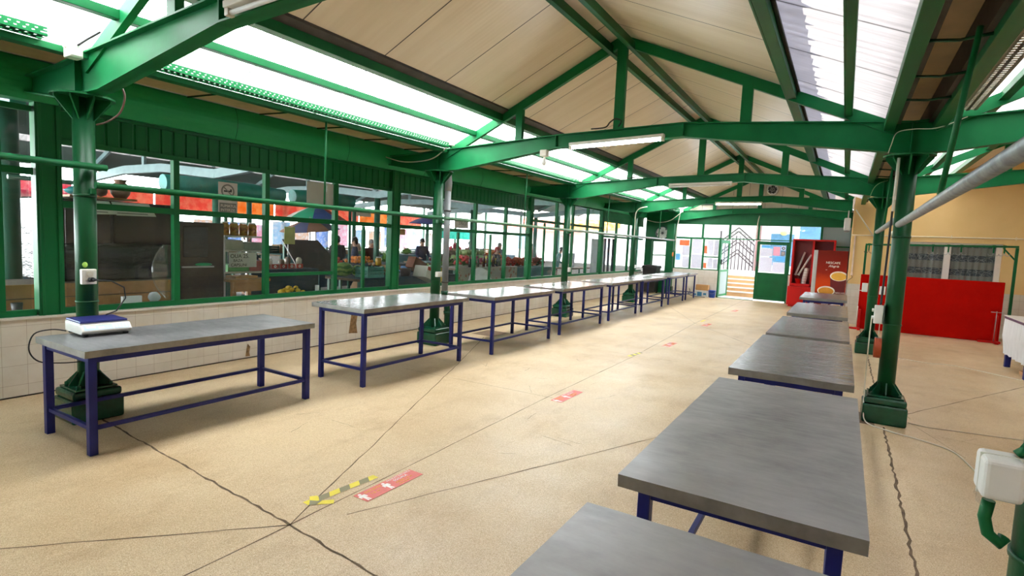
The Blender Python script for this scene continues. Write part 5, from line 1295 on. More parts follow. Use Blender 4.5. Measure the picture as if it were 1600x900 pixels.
def mat_flowercloth():
    t = NT('flowered oilcloth'); v = t.coord(); vo = t.n('ShaderNodeTexVoronoi', {'Vector': v, 'Scale': 6.0}).outputs['Distance']
    c = t.mix(t.math('LESS_THAN', vo, .28), (.42,.40,.32,1), (.38,.16,.10,1)); c = t.mix(t.math('GREATER_THAN', t.noise(v, 5), .6), c, (.25,.30,.20,1)); return t.done(t.pbr(color=c, rough=.5))
FCL = mat_flowercloth(); DCL = M('dark blue cloth', (.03,.06,.09,1), .8); TCL = M('teal stall cloth', (.04,.16,.17,1), .7)
stall(-8.7, -7.75, 7.35, 9.0, .95, 'stall with watermelon and jars behind the pane left of the second post', DCL)
stall(-9.0, -8.1, 9.2, 10.9, .92, 'stall behind the carton tilted against the glass', DCL)
stall(-9.6, -8.5, 11.3, 14.4, 1.03, 'stall with flowered cloth behind the drainpipe bay', FCL)
stall(-9.9, -8.8, 14.9, 17.3, .95, 'stall with blue cloth and wreaths behind the tall window bay', TCL)
stall(-9.4, -8.6, 5.7, 7.1, 1.10, 'stall with price labels behind the third window pane', DCL)
stall(-11.6, -10.4, 8.6, 12.2, 1.02, 'vegetable stall in the second market row, nearer half', DCL); stall(-11.8, -10.6, 13.0, 17.8, 1.02, 'vegetable stall in the second market row, farther half', TCL)
stall(-15.6, -14.4, 4.2, 9.8, 1.05, 'vegetable stall in the back row behind the left windows', DCL); stall(-16, -14.8, 10.8, 18.2, 1.05, 'vegetable stall in the back row, middle', TCL); stall(-16.5, -15.2, 19.6, 25.5, 1.05, 'vegetable stall in the back row, far end', DCL)
stall(-9.6, -8.9, 19.0, 21.4, .86, 'empty bench stall behind the tall window bay')
# ------------------------------------------------------------------ produce heaps, every piece its own object
def fruit(name, cat, col, rx, rz, label, group, spots, n=10, var=.2, ry=None):
    m = MB(); m.ell((0,0,0), (rx, ry or rx, rz), n=n, m=6); mt = M(name+' skin', col, .45, var=var, scale=12)
    first = None
    for (x, y, z) in spots:
        if first is None:
            o = m.build(name, mt); first = o
        else:
            o = first.copy(); COL.objects.link(o)
        o.location = (x, y, z); k = random.uniform(.9, 1.06); o.scale = (k, k, k); o.rotation_euler = (0, 0, random.uniform(-.15,.15)); tag(o, label, cat, group)
def pile(x, y, z, nx, ny, r, layers=2, lx=1.0):
    out = []
    for l in range(layers):
        for i in range(nx-l):
            for j in range(ny-l): out.append((x+(i-(nx-l-1)/2)*r*2.3+random.uniform(-.07,.07)*r, y+(j-(ny-l-1)/2)*r*2.3*lx+random.uniform(-.07,.07)*r, z+r*(1.1+1.75*l)))
    return out
CR = M('dark plastic crate', (.02,.05,.035,1), .6); CRW = M('wooden crate', (.33,.20,.09,1), .8, var=.25, scale=8)
def crate(x, y, z, wx, wy, h, mat, label, group='crates on the market stalls'):
    m = MB(); t = .015
    m.bx(x-wx/2, x+wx/2, y-wy/2, y+wy/2, z, z+.012)
    for k in range(3):
        a, b = z+.014+k*(h-.014)/3, z+.014+(k+.78)*(h-.014)/3
        m.bx(x-wx/2, x-wx/2+t, y-wy/2, y+wy/2, a, b); m.bx(x+wx/2-t, x+wx/2, y-wy/2, y+wy/2, a, b); m.bx(x-wx/2+t, x+wx/2-t, y-wy/2, y-wy/2+t, a, b); m.bx(x-wx/2+t, x+wx/2-t, y+wy/2-t, y+wy/2, a, b)
    for sx in (-1,1):
        for sy in (-1,1): m.bx(x+sx*(wx/2-.03)-.015, x+sx*(wx/2-.03)+.015, y+sy*(wy/2-.03)-.015, y+sy*(wy/2-.03)+.015, z, z+h)
    tag(m.build('produce_crate', mat), label, 'crate', group)
REDF, GRNF, YELF, ORGF, BRNF, PURF = (.62,.03,.02,1), (.12,.30,.04,1), (.75,.52,.05,1), (.75,.24,.03,1), (.22,.12,.06,1), (.16,.03,.07,1)
crate(-15.0, 4.75, 1.055, .6, 1.0, .20, CRW, 'wooden crate of tomatoes behind the leftmost window')
fruit('tomato', 'tomato', REDF, .055, .048, 'red tomato in the heap behind the leftmost window', 'tomatoes behind the leftmost window', pile(-15.0, 4.75, 1.08, 4, 7, .055, 3))
fruit('pear', 'pear', (.50,.48,.10,1), .05, .054, 'green yellow pear on the back row behind the left windows', 'pears on the back row', pile(-15.0, 6.4, 1.056, 4, 5, .05))
fruit('orange', 'orange', ORGF, .05, .05, 'orange on the vegetable stall in the second market row', 'oranges in the second row', pile(-11.0, 10.4, 1.03, 4, 6, .05))
fruit('apple', 'apple', (.50,.06,.03,1), .045, .042, 'red apple on the vegetable stall in the second market row', 'apples in the second row', pile(-11.0, 9.4, 1.03, 4, 6, .045))
fruit('potato', 'potato', BRNF, .05, .038, 'brown potato heaped on the stall behind the second post', 'potatoes behind the second post', pile(-8.4, 8.36, .952, 4, 4, .05, 3))
fruit('lemon', 'lemon', YELF, .04, .032, 'yellow lemon on the stall behind the tilted carton', 'lemons behind the carton', pile(-8.5, 10.6, .922, 3, 5, .04))
fruit('beetroot', 'beetroot', PURF, .055, .05, 'dark beetroot on the second market row, farther half', 'beetroots in the second row', pile(-11.1, 14.0, 1.03, 4, 6, .055))
fruit('cabbage', 'cabbage', (.36,.48,.20,1), .11, .10, 'pale green cabbage on the second market row', 'cabbages in the second row', pile(-11.1, 15.6, 1.03, 3, 6, .11))
fruit('pepper', 'pepper', (.60,.10,.02,1), .045, .048, 'red pepper on the back market row, middle', 'peppers in the back row', pile(-15.3, 12.4, 1.056, 4, 7, .05))
fruit('onion', 'onion', (.45,.22,.07,1), .042, .04, 'golden onion on the stall behind the pane left of the second post', 'onions behind the second post', pile(-8.48, 8.75, .952, 4, 4, .042))
fruit('cucumber', 'cucumber', (.05,.20,.03,1), .026, .026, 'green cucumber on the back market row, middle', 'cucumbers in the back row', pile(-15.3, 15.0, 1.056, 10, 4, .03, 2, 3.3), ry=.10)
for i, (y, l) in enumerate(((7.50,'striped watermelon behind the pane left of the second post'),(7.86,'smaller green watermelon beside the striped one'))):
    t = NT('watermelon %d' % i); v = t.coord(); wv = t.math('SINE', t.math('ADD', t.math('MULTIPLY', t.n('ShaderNodeSeparateXYZ', {'Vector': v}).outputs[2], 60), t.math('MULTIPLY', t.noise(v, 9), 9)))
    mt = t.done(t.pbr(color=t.mix(t.math('GREATER_THAN', wv, .1), (.24,.42,.08,1), (.06,.20,.03,1)), rough=.35))
    m = MB(); m.ell((0,0,0), (.14-.03*i,.22-.07*i,.14-.03*i), n=18, m=10); o = m.build('watermelon', mt); o.location = (-8.35, y, .952+.146-.03*i); tag(o, l, 'watermelon')
crate(-8.05, 7.9, .952, .35, .45, .22, M('mint green crate', (.10,.36,.30,1), .6), 'mint green plastic crate beside the watermelon')
crate(-8.0, 8.42, 1.10, .30, .30, .10, CRW, 'low wooden crate on the potatoes stall')
def leafy(x, y, z, r, n, col, label, name='leafy_greens', cat='vegetables', heads=None, hn=0, hr=.04):
    m = MB()
    for i in range(n):
        a, e = random.uniform(0, 2*PI), random.uniform(.1, 1.35); L = r*random.uniform(.7, 1.1)
        d = Vector((math.cos(a)*math.cos(e), math.sin(a)*math.cos(e), math.sin(e))); s_ = d.cross(Vector((0,0,1))).normalized()*r*.22; o = Vector((x, y, z))
        up = Vector((0,0,.004))
        m.add([o, o+d*L*.55+s_, o+d*L, o+d*L*.55-s_, o+d*L*.55+up*3], [(0,1,4),(1,2,4),(2,3,4),(3,0,4)], 0, True)
    for i in range(hn):
        a, e = random.uniform(0, 2*PI), random.uniform(.2, 1.4); L = r*random.uniform(.8, 1.05)
        m.ell((x+math.cos(a)*math.cos(e)*L, y+math.sin(a)*math.cos(e)*L, z+math.sin(e)*L), (hr,hr,hr*.8), 1, 8, 5, jit=.15)
    mats = [M(name+' green', col, .7, var=.3, scale=9)]
    if heads: mats.append(M(name+' heads', heads, .7, var=.25, scale=15))
    tag(m.build(name, mats), label, cat)
leafy(-15.3, 5.62, 1.06, .32, 60, GRNF, 'bushy green plant above the tomatoes behind the leftmost window'); leafy(-15.2, 7.3, 1.06, .28, 50, (.3,.4,.05,1), 'yellow green leaves beside the tomatoes')
leafy(-7.9, 5.98, .605, .26, 50, (.08,.16,.03,1), 'yellow flowers low behind the third window pane', 'flower_bunch', 'flowers', (.72,.48,.02,1), 40)
leafy(-8.5, 10.12, .932, .26, 70, (.16,.34,.06,1), 'green salad heads behind the tilted carton'); crate(-7.52, 7.72, -.008, .30, .34, .54, CRW, 'tall wooden crate under the dark plant before the second window post')
leafy(-7.52, 7.72, .54, .20, 60, (.05,.14,.03,1), 'dark potted plant low behind the pane before the second post', 'potted_plant', 'plant', (.5,.5,.05,1), 8, .03)
leafy(-9.1, 11.7, 1.04, .30, 70, (.14,.30,.06,1), 'green bunches on the flowered cloth stall'); leafy(-9.2, 12.6, 1.04, .28, 40, (.1,.2,.04,1), 'red flowers on the flowered cloth stall', 'flower_bunch', 'flowers', (.60,.06,.06,1), 46, .05)
leafy(-9.3, 13.3, 1.04, .26, 40, (.1,.2,.04,1), 'pink red flowers on the flowered cloth stall', 'flower_bunch', 'flowers', (.62,.10,.16,1), 40, .05); leafy(-9.2, 14.0, 1.04, .26, 40, (.1,.2,.04,1), 'yellow flowers on the flowered cloth stall', 'flower_bunch', 'flowers', (.75,.5,.06,1), 40, .05)
for i, (y, hc, l) in enumerate(((15.1,(.42,.05,.03,1),'dark red wreath on the blue cloth stall, left of the red thin post'),(15.8,(.35,.09,.03,1),'rusty brown wreath on the blue cloth stall'),(16.42,(.55,.10,.05,1),'orange red wreath on the blue cloth stall'),(17.12,(.30,.08,.05,1),'brown dried wreath at the end of the blue cloth stall'))):
    leafy(-9.3, y, .96, .29, 60, (.10,.08,.03,1), l, 'wreath', 'wreath', hc, 60, .05)
leafy(-11.1, 11.6, 1.03, .34, 70, (.14,.32,.05,1), 'green bunches on the second market row'); leafy(-15.3, 17.0, 1.06, .34, 60, (.16,.34,.06,1), 'green bunches on the back market row'); leafy(-15.8, 21, 1.06, .4, 50, (.1,.2,.04,1), 'red flowers on the far back row', 'flower_bunch', 'flowers', (.6,.05,.1,1), 60, .06)
leafy(-11.2, 17.2, 1.03, .36, 50, (.1,.2,.04,1), 'orange flowers on the second market row end', 'flower_bunch', 'flowers', (.7,.2,.05,1), 60, .06)
# ------------------------------------------------------------------ things close behind the glass
BKG = NT('black wrinkled film'); _v = BKG.coord((1,1,3)); BLKF = BKG.done(BKG.pbr(color=(.012,.011,.012,1), rough=.18, normal=BKG.bump(BKG.noise(_v, 2.6, 5), .55, .06)))
BRNW = M('dark stained wood', (.035,.018,.012,1), .35, var=.4, scale=4)
c = T('black_cabinet', 'wide black cabinet wrapped in shiny film behind the first window pane', 'cabinet', (-7.95, 3.3, 0))
m = MB(); m.bx(-8.4, -7.62, 2.60, 3.95, 1.10, 2.06); m.build('carcass', BLKF, c, .02)
m = MB(); 
for a, b in ((2.62,3.2),(3.24,3.92)): m.bx(-7.615,-7.60,a,b,1.55,2.0)
m.build('door_panel', BRNW, c, .01)
m = MB(); P = []
for i in range(25):
    for j in range(5): P.append((-7.60+.045*math.sin(j*.8+.4)+.012*math.sin(i*.9), 2.62+1.2*i/24, 1.30+.055*j+.02*math.sin(i*.7)))
m.add(P, [(i*5+j, i*5+j+1, (i+1)*5+j+1, (i+1)*5+j) for i in range(24) for j in range(4)], 0, True); m.build('film_fold', BLKF, c)
c = T('black_cabinet', 'narrow dark cabinet behind the left half of the second window pane', 'cabinet', (-7.9, 4.3, 0))
m = MB(); m.bx(-8.3, -7.60, 4.00, 4.62, -.008, 1.86); m.build('carcass', BRNW, c, .01); m = MB(); m.bx(-7.598,-7.585,4.05,4.38,1.38,1.80); m.build('door_panel', BLKF, c, .01); m = MB(); m.bx(-7.59,-7.57,4.02,4.46,1.24,1.26); m.build('shelf_edge', STEEL, c)
m = MB(); m.ell((-7.55,4.30,1.285), (.03,.12,.022)); tag(m.build('green_bag', M('green bag', (.02,.3,.12,1), .5)), 'small green bag on the dark cabinet shelf edge', 'bag')
wc = T('wooden_counter', 'low pine counter under the black cabinet', 'counter', (-7.95, 3.0, 0))
m = MB(); m.bx(-8.4,-7.58,2.0,3.94,-.008,1.08); m.build('counter_body', WOODG, wc); 
for z0, z1 in ((.82,.93),(.94,1.09)):
    m = MB(); m.bx(-7.575,-7.55,2.0,3.86,z0,z1); m.build('front_plank', WOODP, wc, .004)
m = MB(); m.bx(-7.35,-7.30,3.19,3.40,.815,.93); tag(m.build('paper_scrap', PAPER), 'small white card standing on the window ledge', 'card')
m = MB(); m.ell((-7.32,3.55,.90), (.03,.07,.07), jit=.15); tag(m.build('paper_bag', M('white and blue bag', (.62,.66,.68,1), .6, var=.2)), 'crumpled white and blue bag on the window ledge', 'bag')
m = MB(); m.lathe((-7.33, 2.22, .815), [(.001,0),(.04,0),(.05,.11),(.045,.11),(.001,.01)], 14); tag(m.build('paper_cup', M('dark cup', (.05,.05,.05,1), .5)), 'dark cup on the ledge at the left picture edge', 'cup')
sh = T('shelf_board', 'pine board on top of the black cabinet', 'shelf', (-7.9, 3.2, 2.1)); m = MB(); m.bx(-8.2,-7.60,2.80,3.50,2.075,2.10); m.build('board', WOODP, sh)
m = MB(); m.lathe((-7.80,3.40,2.101), [(.001,0),(.06,0),(.10,.06),(.11,.12),(.08,.18),(.055,.20),(.075,.235),(.06,.235),(.04,.2)], 18); tag(m.build('clay_jar', M('brown clay', (.22,.10,.06,1), .5)), 'brown clay jar on the board above the black cabinet', 'jar')
m = MB(); m.ell((-7.8,2.96,2.16), (.1,.14,.05), jit=.15); tag(m.build('teal_bag', M('teal plastic', (.02,.22,.24,1), .5)), 'teal plastic bag on the board above the black cabinet', 'bag')
m = MB(); m.ell((-7.85,3.21,2.175), (.07,.07,.06), jit=.1); tag(m.build('brown_sack', M('brown sack', (.20,.10,.07,1), .7)), 'brown bundle between the teal bag and the clay jar', 'bag')
for i, (y0, y1, l) in enumerate(((2.98,3.18,'left price list hanging on the black cabinet'),(3.20,3.62,'wider price list hanging on the black cabinet'))):
    p = T('price_list', l, 'paper', (-7.58, y0, 1.9), 'price lists on the black cabinet'); m = MB(); m.add([(-7.575,y0,2.05),(-7.575,y1,2.05),(-7.56,y1+.08,1.90),(-7.56,y0+.05,1.89)], [(0,1,2,3)]); m.build('sheet', PAPER, p)
    m = MB()
    for k in range(4): m.bx(-7.565,-7.558,y0+.06,y1-.02,1.915+.03*k,1.925+.03*k)
    m.build('printed_lines', GY, p)
m = MB(); m.tube([(-8.6,4.3,2.42),(-8.6,4.9,2.45),(-8.6,5.6,2.44),(-8.6,6.3,2.40)], .12, 12); tag(m.build('hanging_tarp_roll', M('teal tarpaulin', (.03,.34,.30,1), .5, var=.2)), 'rolled teal tarpaulin behind the second upper pane', 'tarpaulin')
m = MB(); m.tube([(-8.6,6.5,2.42),(-8.6,7.1,2.46),(-8.6,7.9,2.43)], .12, 12); tag(m.build('hanging_tarp_roll', M('teal tarpaulin dark', (.02,.26,.22,1), .5, var=.2)), 'rolled teal tarpaulin behind the third upper pane', 'tarpaulin')
m = MB(); m.cyl((-8.75,2.6,2.30),(-8.75,8.2,2.30),.03,10); tag(m.build('stall_pole', HGREEN), 'horizontal green pole carrying the teal tarpaulins', 'pole')
for y in (2.9, 5.35, 8.0):
    m = MB(); m.cyl((-8.75,y,-.008),(-8.75,y,2.265),.03,10); tag(m.build('stall_pole', HGREEN), 'upright green pole under the teal tarpaulins', 'pole', 'upright poles of the tarpaulin stall')
# jar shelf behind second pane
js = T('jar_shelf', 'pale shelf with pickle jars behind the second window pane', 'shelf', (-8.3, 5.2, 0))
for z in (1.66, 1.44, 1.10):
    m = MB(); m.bx(-8.65,-8.05,4.90,5.66,z,z+.025); m.build('shelf_board', M('pale shelf', (.60,.57,.52,1), .6), js)
for y in (4.91, 5.64):
    m = MB(); m.bx(-8.64,-8.6,y-.015,y+.015,-.008,1.66); m.bx(-8.1,-8.06,y-.015,y+.015,-.008,1.66); m.build('shelf_post', STEEL, js)
JG = NT('pickles in glass'); _v = JG.coord(); JARM = JG.done(JG.pbr(color=JG.ramp(JG.noise(_v, 16, 3), [(.4,(.28,.08,.02,1)),(.55,(.62,.26,.04,1)),(.68,(.35,.20,.03,1))]), rough=.12))
for i in range(4):
    j = T('pickle_jar', 'orange pickle jar, %s of the row on the pale shelf' % ('first from the left','second from the left','third from the left','last')[i], 'jar', (-8.2, 4.98+.155*i, 1.69), 'pickle jars on the pale shelf')
    y = 4.99+.155*i; m = MB(); m.lathe((-8.2,y,1.688), [(.001,0),(.068,0),(.07,.02),(.07,.15),(.05,.185),(.001,.185)], 14); m.build('glass', JARM, j); m = MB(); m.cyl((-8.2,y,1.874),(-8.2,y,1.90),.054,14); m.build('lid', OFFW, j)
for i, (y0, y1, z, h, c_) in enumerate(((4.95,5.25,1.468,.15,(.55,.53,.46,1)),(5.27,5.62,1.468,.12,(.40,.42,.38,1)),(5.0,5.35,1.128,.10,(.12,.32,.10,1)),(5.38,5.62,1.128,.16,(.42,.12,.10,1)))):
    m = MB(); m.bx(-8.5,-8.12,y0,y1,z,z+h); tag(m.build('carton', M('shelf carton %d' % i, c_, .7)), ('pale carton on the middle jar shelf','grey carton on the middle jar shelf','green carton on the lowest jar shelf','dark red carton on the lowest jar shelf')[i], 'box')
sg = T('price_sign', 'white hand lettered sign below the jar shelf', 'sign', (-8.03, 5.2, 1.3)); m = MB(); m.bx(-8.035,-8.03,4.96,5.42,1.20,1.43); m.build('card', PAPER, sg)
text('OUA 25.', .085, BLACK, sg, (-8.028, 4.98, 1.345), (PI/2,0,PI/2)); text('BAZA', .06, BLACK, sg, (-8.028, 5.03, 1.285), (PI/2,0,PI/2)); text('CAPSUNI', .065, BLACK, sg, (-8.028, 4.99, 1.215), (PI/2,0,PI/2))
wt = T('wooden_table', 'orange wooden table behind the second window pane', 'table', (-7.9, 5.1, 0)); m = MB(); m.bx(-8.03,-7.5,4.68,5.30,1.02,1.06); m.build('table_top', WOODP, wt, .004); m = MB(); m.bx(-7.53,-7.505,4.72,5.26,.88,1.018); m.build('apron', WOODP, wt)
for x in (-7.98,-7.55):
    for y in (4.73,5.25):
        m = MB(); m.bx(x-.025,x+.025,y-.03,y+.03,-.008,1.018); m.build('leg', WOODP, wt)
m = MB(); m.bx(-7.85,-7.6,4.80,5.15,1.062,1.10); tag(m.build('carton', CARD), 'flat brown carton on the orange wooden table', 'box')
# third pane: yellow sign, price labels, tilted dark table
m = MB(); m.bx(-8.58,-8.575,6.33,6.55,1.56,1.87); tag(m.build('yellow_sign', M('yellow card', (.70,.68,.28,1), .6)), 'yellow card sign behind the third window pane', 'sign')
m = MB(); m.cyl((-8.62,6.44,1.105),(-8.62,6.44,1.80),.008,6); tag(m.build('sign_stick', STEEL), 'thin stick carrying the yellow card sign', 'stick')
for i in range(6):
    p = T('shelf_price_label', 'red price label with a white round on the stall edge', 'price label', (-8.58, 5.75+.16*i, 1.1), 'price labels on the stall edge'); y = 5.75+.17*i
    m = MB(); m.bx(-8.595,-8.588,y,y+.14,1.12,1.20); m.build('label_card', M('label red', (.5,.05,.03,1), .6), p); m = MB(); m.lathe((-8.587,y+.07,1.16), [(.012,0),(.026,0),(.026,.001),(.012,.001),(.012,0)], 14, axis='X'); m.build('price_round', STW, p)
for i in range(7):
    m = MB(); y = 5.75+.19*i; h = random.uniform(.10,.22); m.lathe((-8.9-.08*(i % 2),y,1.102), [(.001,0),(.05,0),(.055,h*.8),(.03,h),(.001,h)], 12); tag(m.build('jar', M('preserve jar %d' % i, random.choice(((.5,.45,.35,1),(.35,.12,.05,1),(.55,.50,.45,1),(.2,.14,.1,1))), .2)), 'small jar on the stall with price labels', 'jar', 'jars on the price label stall')
tt = T('tilted_table', 'dark tilted display table behind the third window pane', 'table', (-9.6, 7.7, 0)); m = MB(); m.add([(-9.2,7.15,1.02),(-9.2,8.25,1.02),(-9.9,8.15,1.62),(-9.9,7.25,1.62)]+[(-9.2,7.15,.98),(-9.2,8.25,.98),(-9.9,8.15,1.58),(-9.9,7.25,1.58)], [(0,1,2,3),(7,6,5,4),(0,4,5,1),(1,5,6,2),(2,6,7,3),(3,7,4,0)]); m.build('slanted_top', BRNW, tt)
for (x,y,z) in ((-9.22,7.2,1.0),(-9.22,8.2,1.0),(-9.88,7.3,1.6),(-9.88,8.1,1.6)):
    m = MB(); m.bx(x-.025,x+.025,y-.025,y+.025,-.008,z-.03); m.build('leg', HGREEN, tt)
m = MB(); m.cyl((-7.8,6.42,.602),(-7.8,6.42,.88),.035,12); tag(m.build('paper_roll', PAPER), 'white roll standing low behind the third window pane', 'roll')
m = MB(); m.bx(-8.1,-7.7,5.75,6.6,.58,.60); m.bx(-8.05,-8.0,5.8,5.85,-.008,.58); m.bx(-7.8,-7.75,6.5,6.55,-.008,.58); m.bx(-8.05,-8.0,6.5,6.55,-.008,.58); m.bx(-7.8,-7.75,5.8,5.85,-.008,.58); tag(m.build('low_bench', WOODG), 'low bench behind the bottom pane with yellow flowers', 'bench')
# jars, carton by the second post
m = MB(); m.lathe((-8.0,8.08,1.19), [(.001,0),(.06,0),(.062,.13),(.045,.15),(.001,.15)], 14); m.lathe((-8.0,8.08,1.342), [(.001,.0),(.05,0),(.05,.02),(.001,.02)], 14, 1); tag(m.build('honey_jar', [M('honey', (.50,.26,.03,1), .15), OFFW]), 'honey jar on the mint crate', 'jar')
m = MB(); m.lathe((-7.93,8.80,.962), [(.001,0),(.10,0),(.12,.16),(.105,.16),(.001,.02)], 16); tag(m.build('dark_pot', M('dark pot', (.05,.03,.035,1), .4)), 'dark pot on the onions stall beside the second post', 'pot')
bc = T('carton', 'white and red banana carton tilted against the glass by the second column', 'box', (-7.62, 9.25, .9))
R = Matrix.Rotation(-.32, 3, 'X')
m = MB(); m.bx(-7.75,-7.40,8.85,9.55,.86,1.10,0,R); m.build('box_body', M('white carton board', (.66,.60,.54,1), .7), bc); m = MB(); m.bx(-7.399,-7.395,8.86,9.54,1.02,1.09,0,R,(-7.575,9.2,.98)); m.build('red_stripe', M('carton red', (.5,.03,.02,1), .6), bc); m = MB(); m.bx(-7.399,-7.394,9.25,9.45,.89,1.01,0,R,(-7.575,9.2,.98)); m.build('yellow_mark', M('carton yellow', (.75,.50,.02,1), .6), bc)
m = MB(); R2 = Matrix.Rotation(-.42, 3, 'X'); m.bx(-8.36,-8.14,9.3,9.72,1.03,1.28,0,R2); tag(m.build('carton', M('brown fruit carton', (.20,.075,.045,1), .8)), 'brown carton tilted behind the banana carton', 'box')
m = MB(); m.ell((-8.72,9.62,1.03), (.12,.12,.09), jit=.1); tag(m.build('blue_bag', M('blue bag', (.12,.30,.70,1), .5)), 'light blue bag on the stall behind the banana carton', 'bag')
m = MB(); m.bx(-7.72,-7.40,8.05,8.45,.60,.80); m.bx(-7.72,-7.40,8.05,8.45,-.008,.599); tag(m.build('carton', CARD), 'brown carton standing low before the second post', 'box')
sk = MB(); sk.ell((-7.55,11.05,.68), (.22,.42,.42), n=16, m=10, jit=.07); sk.bx(-7.75,-7.35,10.7,11.4,-.008,.35); tag(sk.build('white_sack', M('white sack', (.70,.68,.68,1), .7, var=.1)), 'bulging white sack behind the panes right of the drainpipe', 'sack')
for i in range(8):
    m = MB(); y = 12.15+.23*i; h = random.uniform(.26,.4); m.lathe((-8.68+random.uniform(-.04,.04),y,1.04), [(.001,0),(.04,0),(.04,h*.6),(.015,h*.78),(.015,h),(.001,h)], 10); tag(m.build('bottle', M('bottle glass %d' % i, random.choice(((.02,.02,.02,1),(.03,.05,.02,1),(.10,.03,.02,1))), .15)), 'dark bottle on the flowered cloth stall', 'bottle', 'bottles on the flowered cloth stall')
m = MB(); m.bx(-9.3,-9.26,19.6,20.2,1.0,1.42); m.bx(-9.32,-9.2,19.8,20.0,.865,1.0); tag(m.build('monitor', M('monitor back', (.05,.08,.14,1), .4)), 'dark blue screen on the bench stall behind the tall window bay', 'screen')
m = MB(); P = []
for i in range(20): P += [(-7.6+.03*math.sin(i*1.1),17.9+.06*i,.1), (-7.6+.03*math.sin(i*1.1),17.9+.06*i,2.0)]
m.add(P, [(2*i,2*i+2,2*i+3,2*i+1) for i in range(19)], 0, True); tag(m.build('strip_curtain', M('grey plastic curtain', (.42,.44,.50,1), .35)), 'grey plastic curtain behind the last window bay', 'curtain')
for i, y in enumerate((19.3,19.7,20.15)):
    m = MB(); P = []
    for k in range(9): P += [(-7.7+.025*math.sin(k*1.4),y+.035*k,.05), (-7.7+.02*math.sin(k*1.4),y+.035*k,2.05)]
    m.add(P, [(2*k,2*k+2,2*k+3,2*k+1) for k in range(8)], 0, True); tag(m.build('dark_curtain', M('dark cloth', (.02,.025,.05,1), .8)), ('left','middle','right')[i]+' dark hanging cloth behind the last window bay', 'curtain', 'dark cloths behind the last window bay')
# umbrellas
def umbrella(x, y, zt, R, h, cols, label, tilt=0):
    u = T('market_umbrella', label, 'umbrella', (x, y, 0)); n = 16
    mats = [M('umbrella cloth %d' % i, c, .7, var=.05) for i, c in enumerate(cols)]
    m = MB(); P = []
    for r_, z in ((.02,zt),(R*.35,zt-h*.22),(R*.7,zt-h*.58),(R,zt-h)):
        for k in range(n):
            a = 2*PI*k/n; sc = 1-.04*(k % 2)*(r_ > .1); P.append((x+r_*sc*math.cos(a), y+r_*sc*math.sin(a)*math.cos(tilt), z+r_*math.sin(a)*math.sin(tilt)))
    for i in range(3):
        for k in range(n): m.add([P[i*n+k], P[i*n+(k+1)%n], P[(i+1)*n+(k+1)%n], P[(i+1)*n+k]], [(0,1,2,3)], (k//2) % len(cols))
    m.build('canopy', mats, u, fix=False)
    m = MB(); m.cyl((x,y,-.008),(x,y,zt+.05),.02,8); m.build('pole', STEEL, u)
umbrella(-14.5, 11.85, 2.62, .95, .42, [(.62,.06,.04,1),(.72,.66,.58,1),(.05,.42,.22,1),(.10,.14,.42,1)], 'red, green and blue market umbrella behind the third window pane')
umbrella(-13.4, 10.75, 2.18, .85, .34, [(.08,.09,.18,1),(.34,.16,.10,1)], 'dark blue and rusty striped umbrella behind the third window pane', .12)
umbrella(-15.4, 18.6, 2.72, .95, .36, [(.10,.10,.36,1),(.14,.13,.30,1)], 'violet blue umbrella behind the pane with the tilted carton')
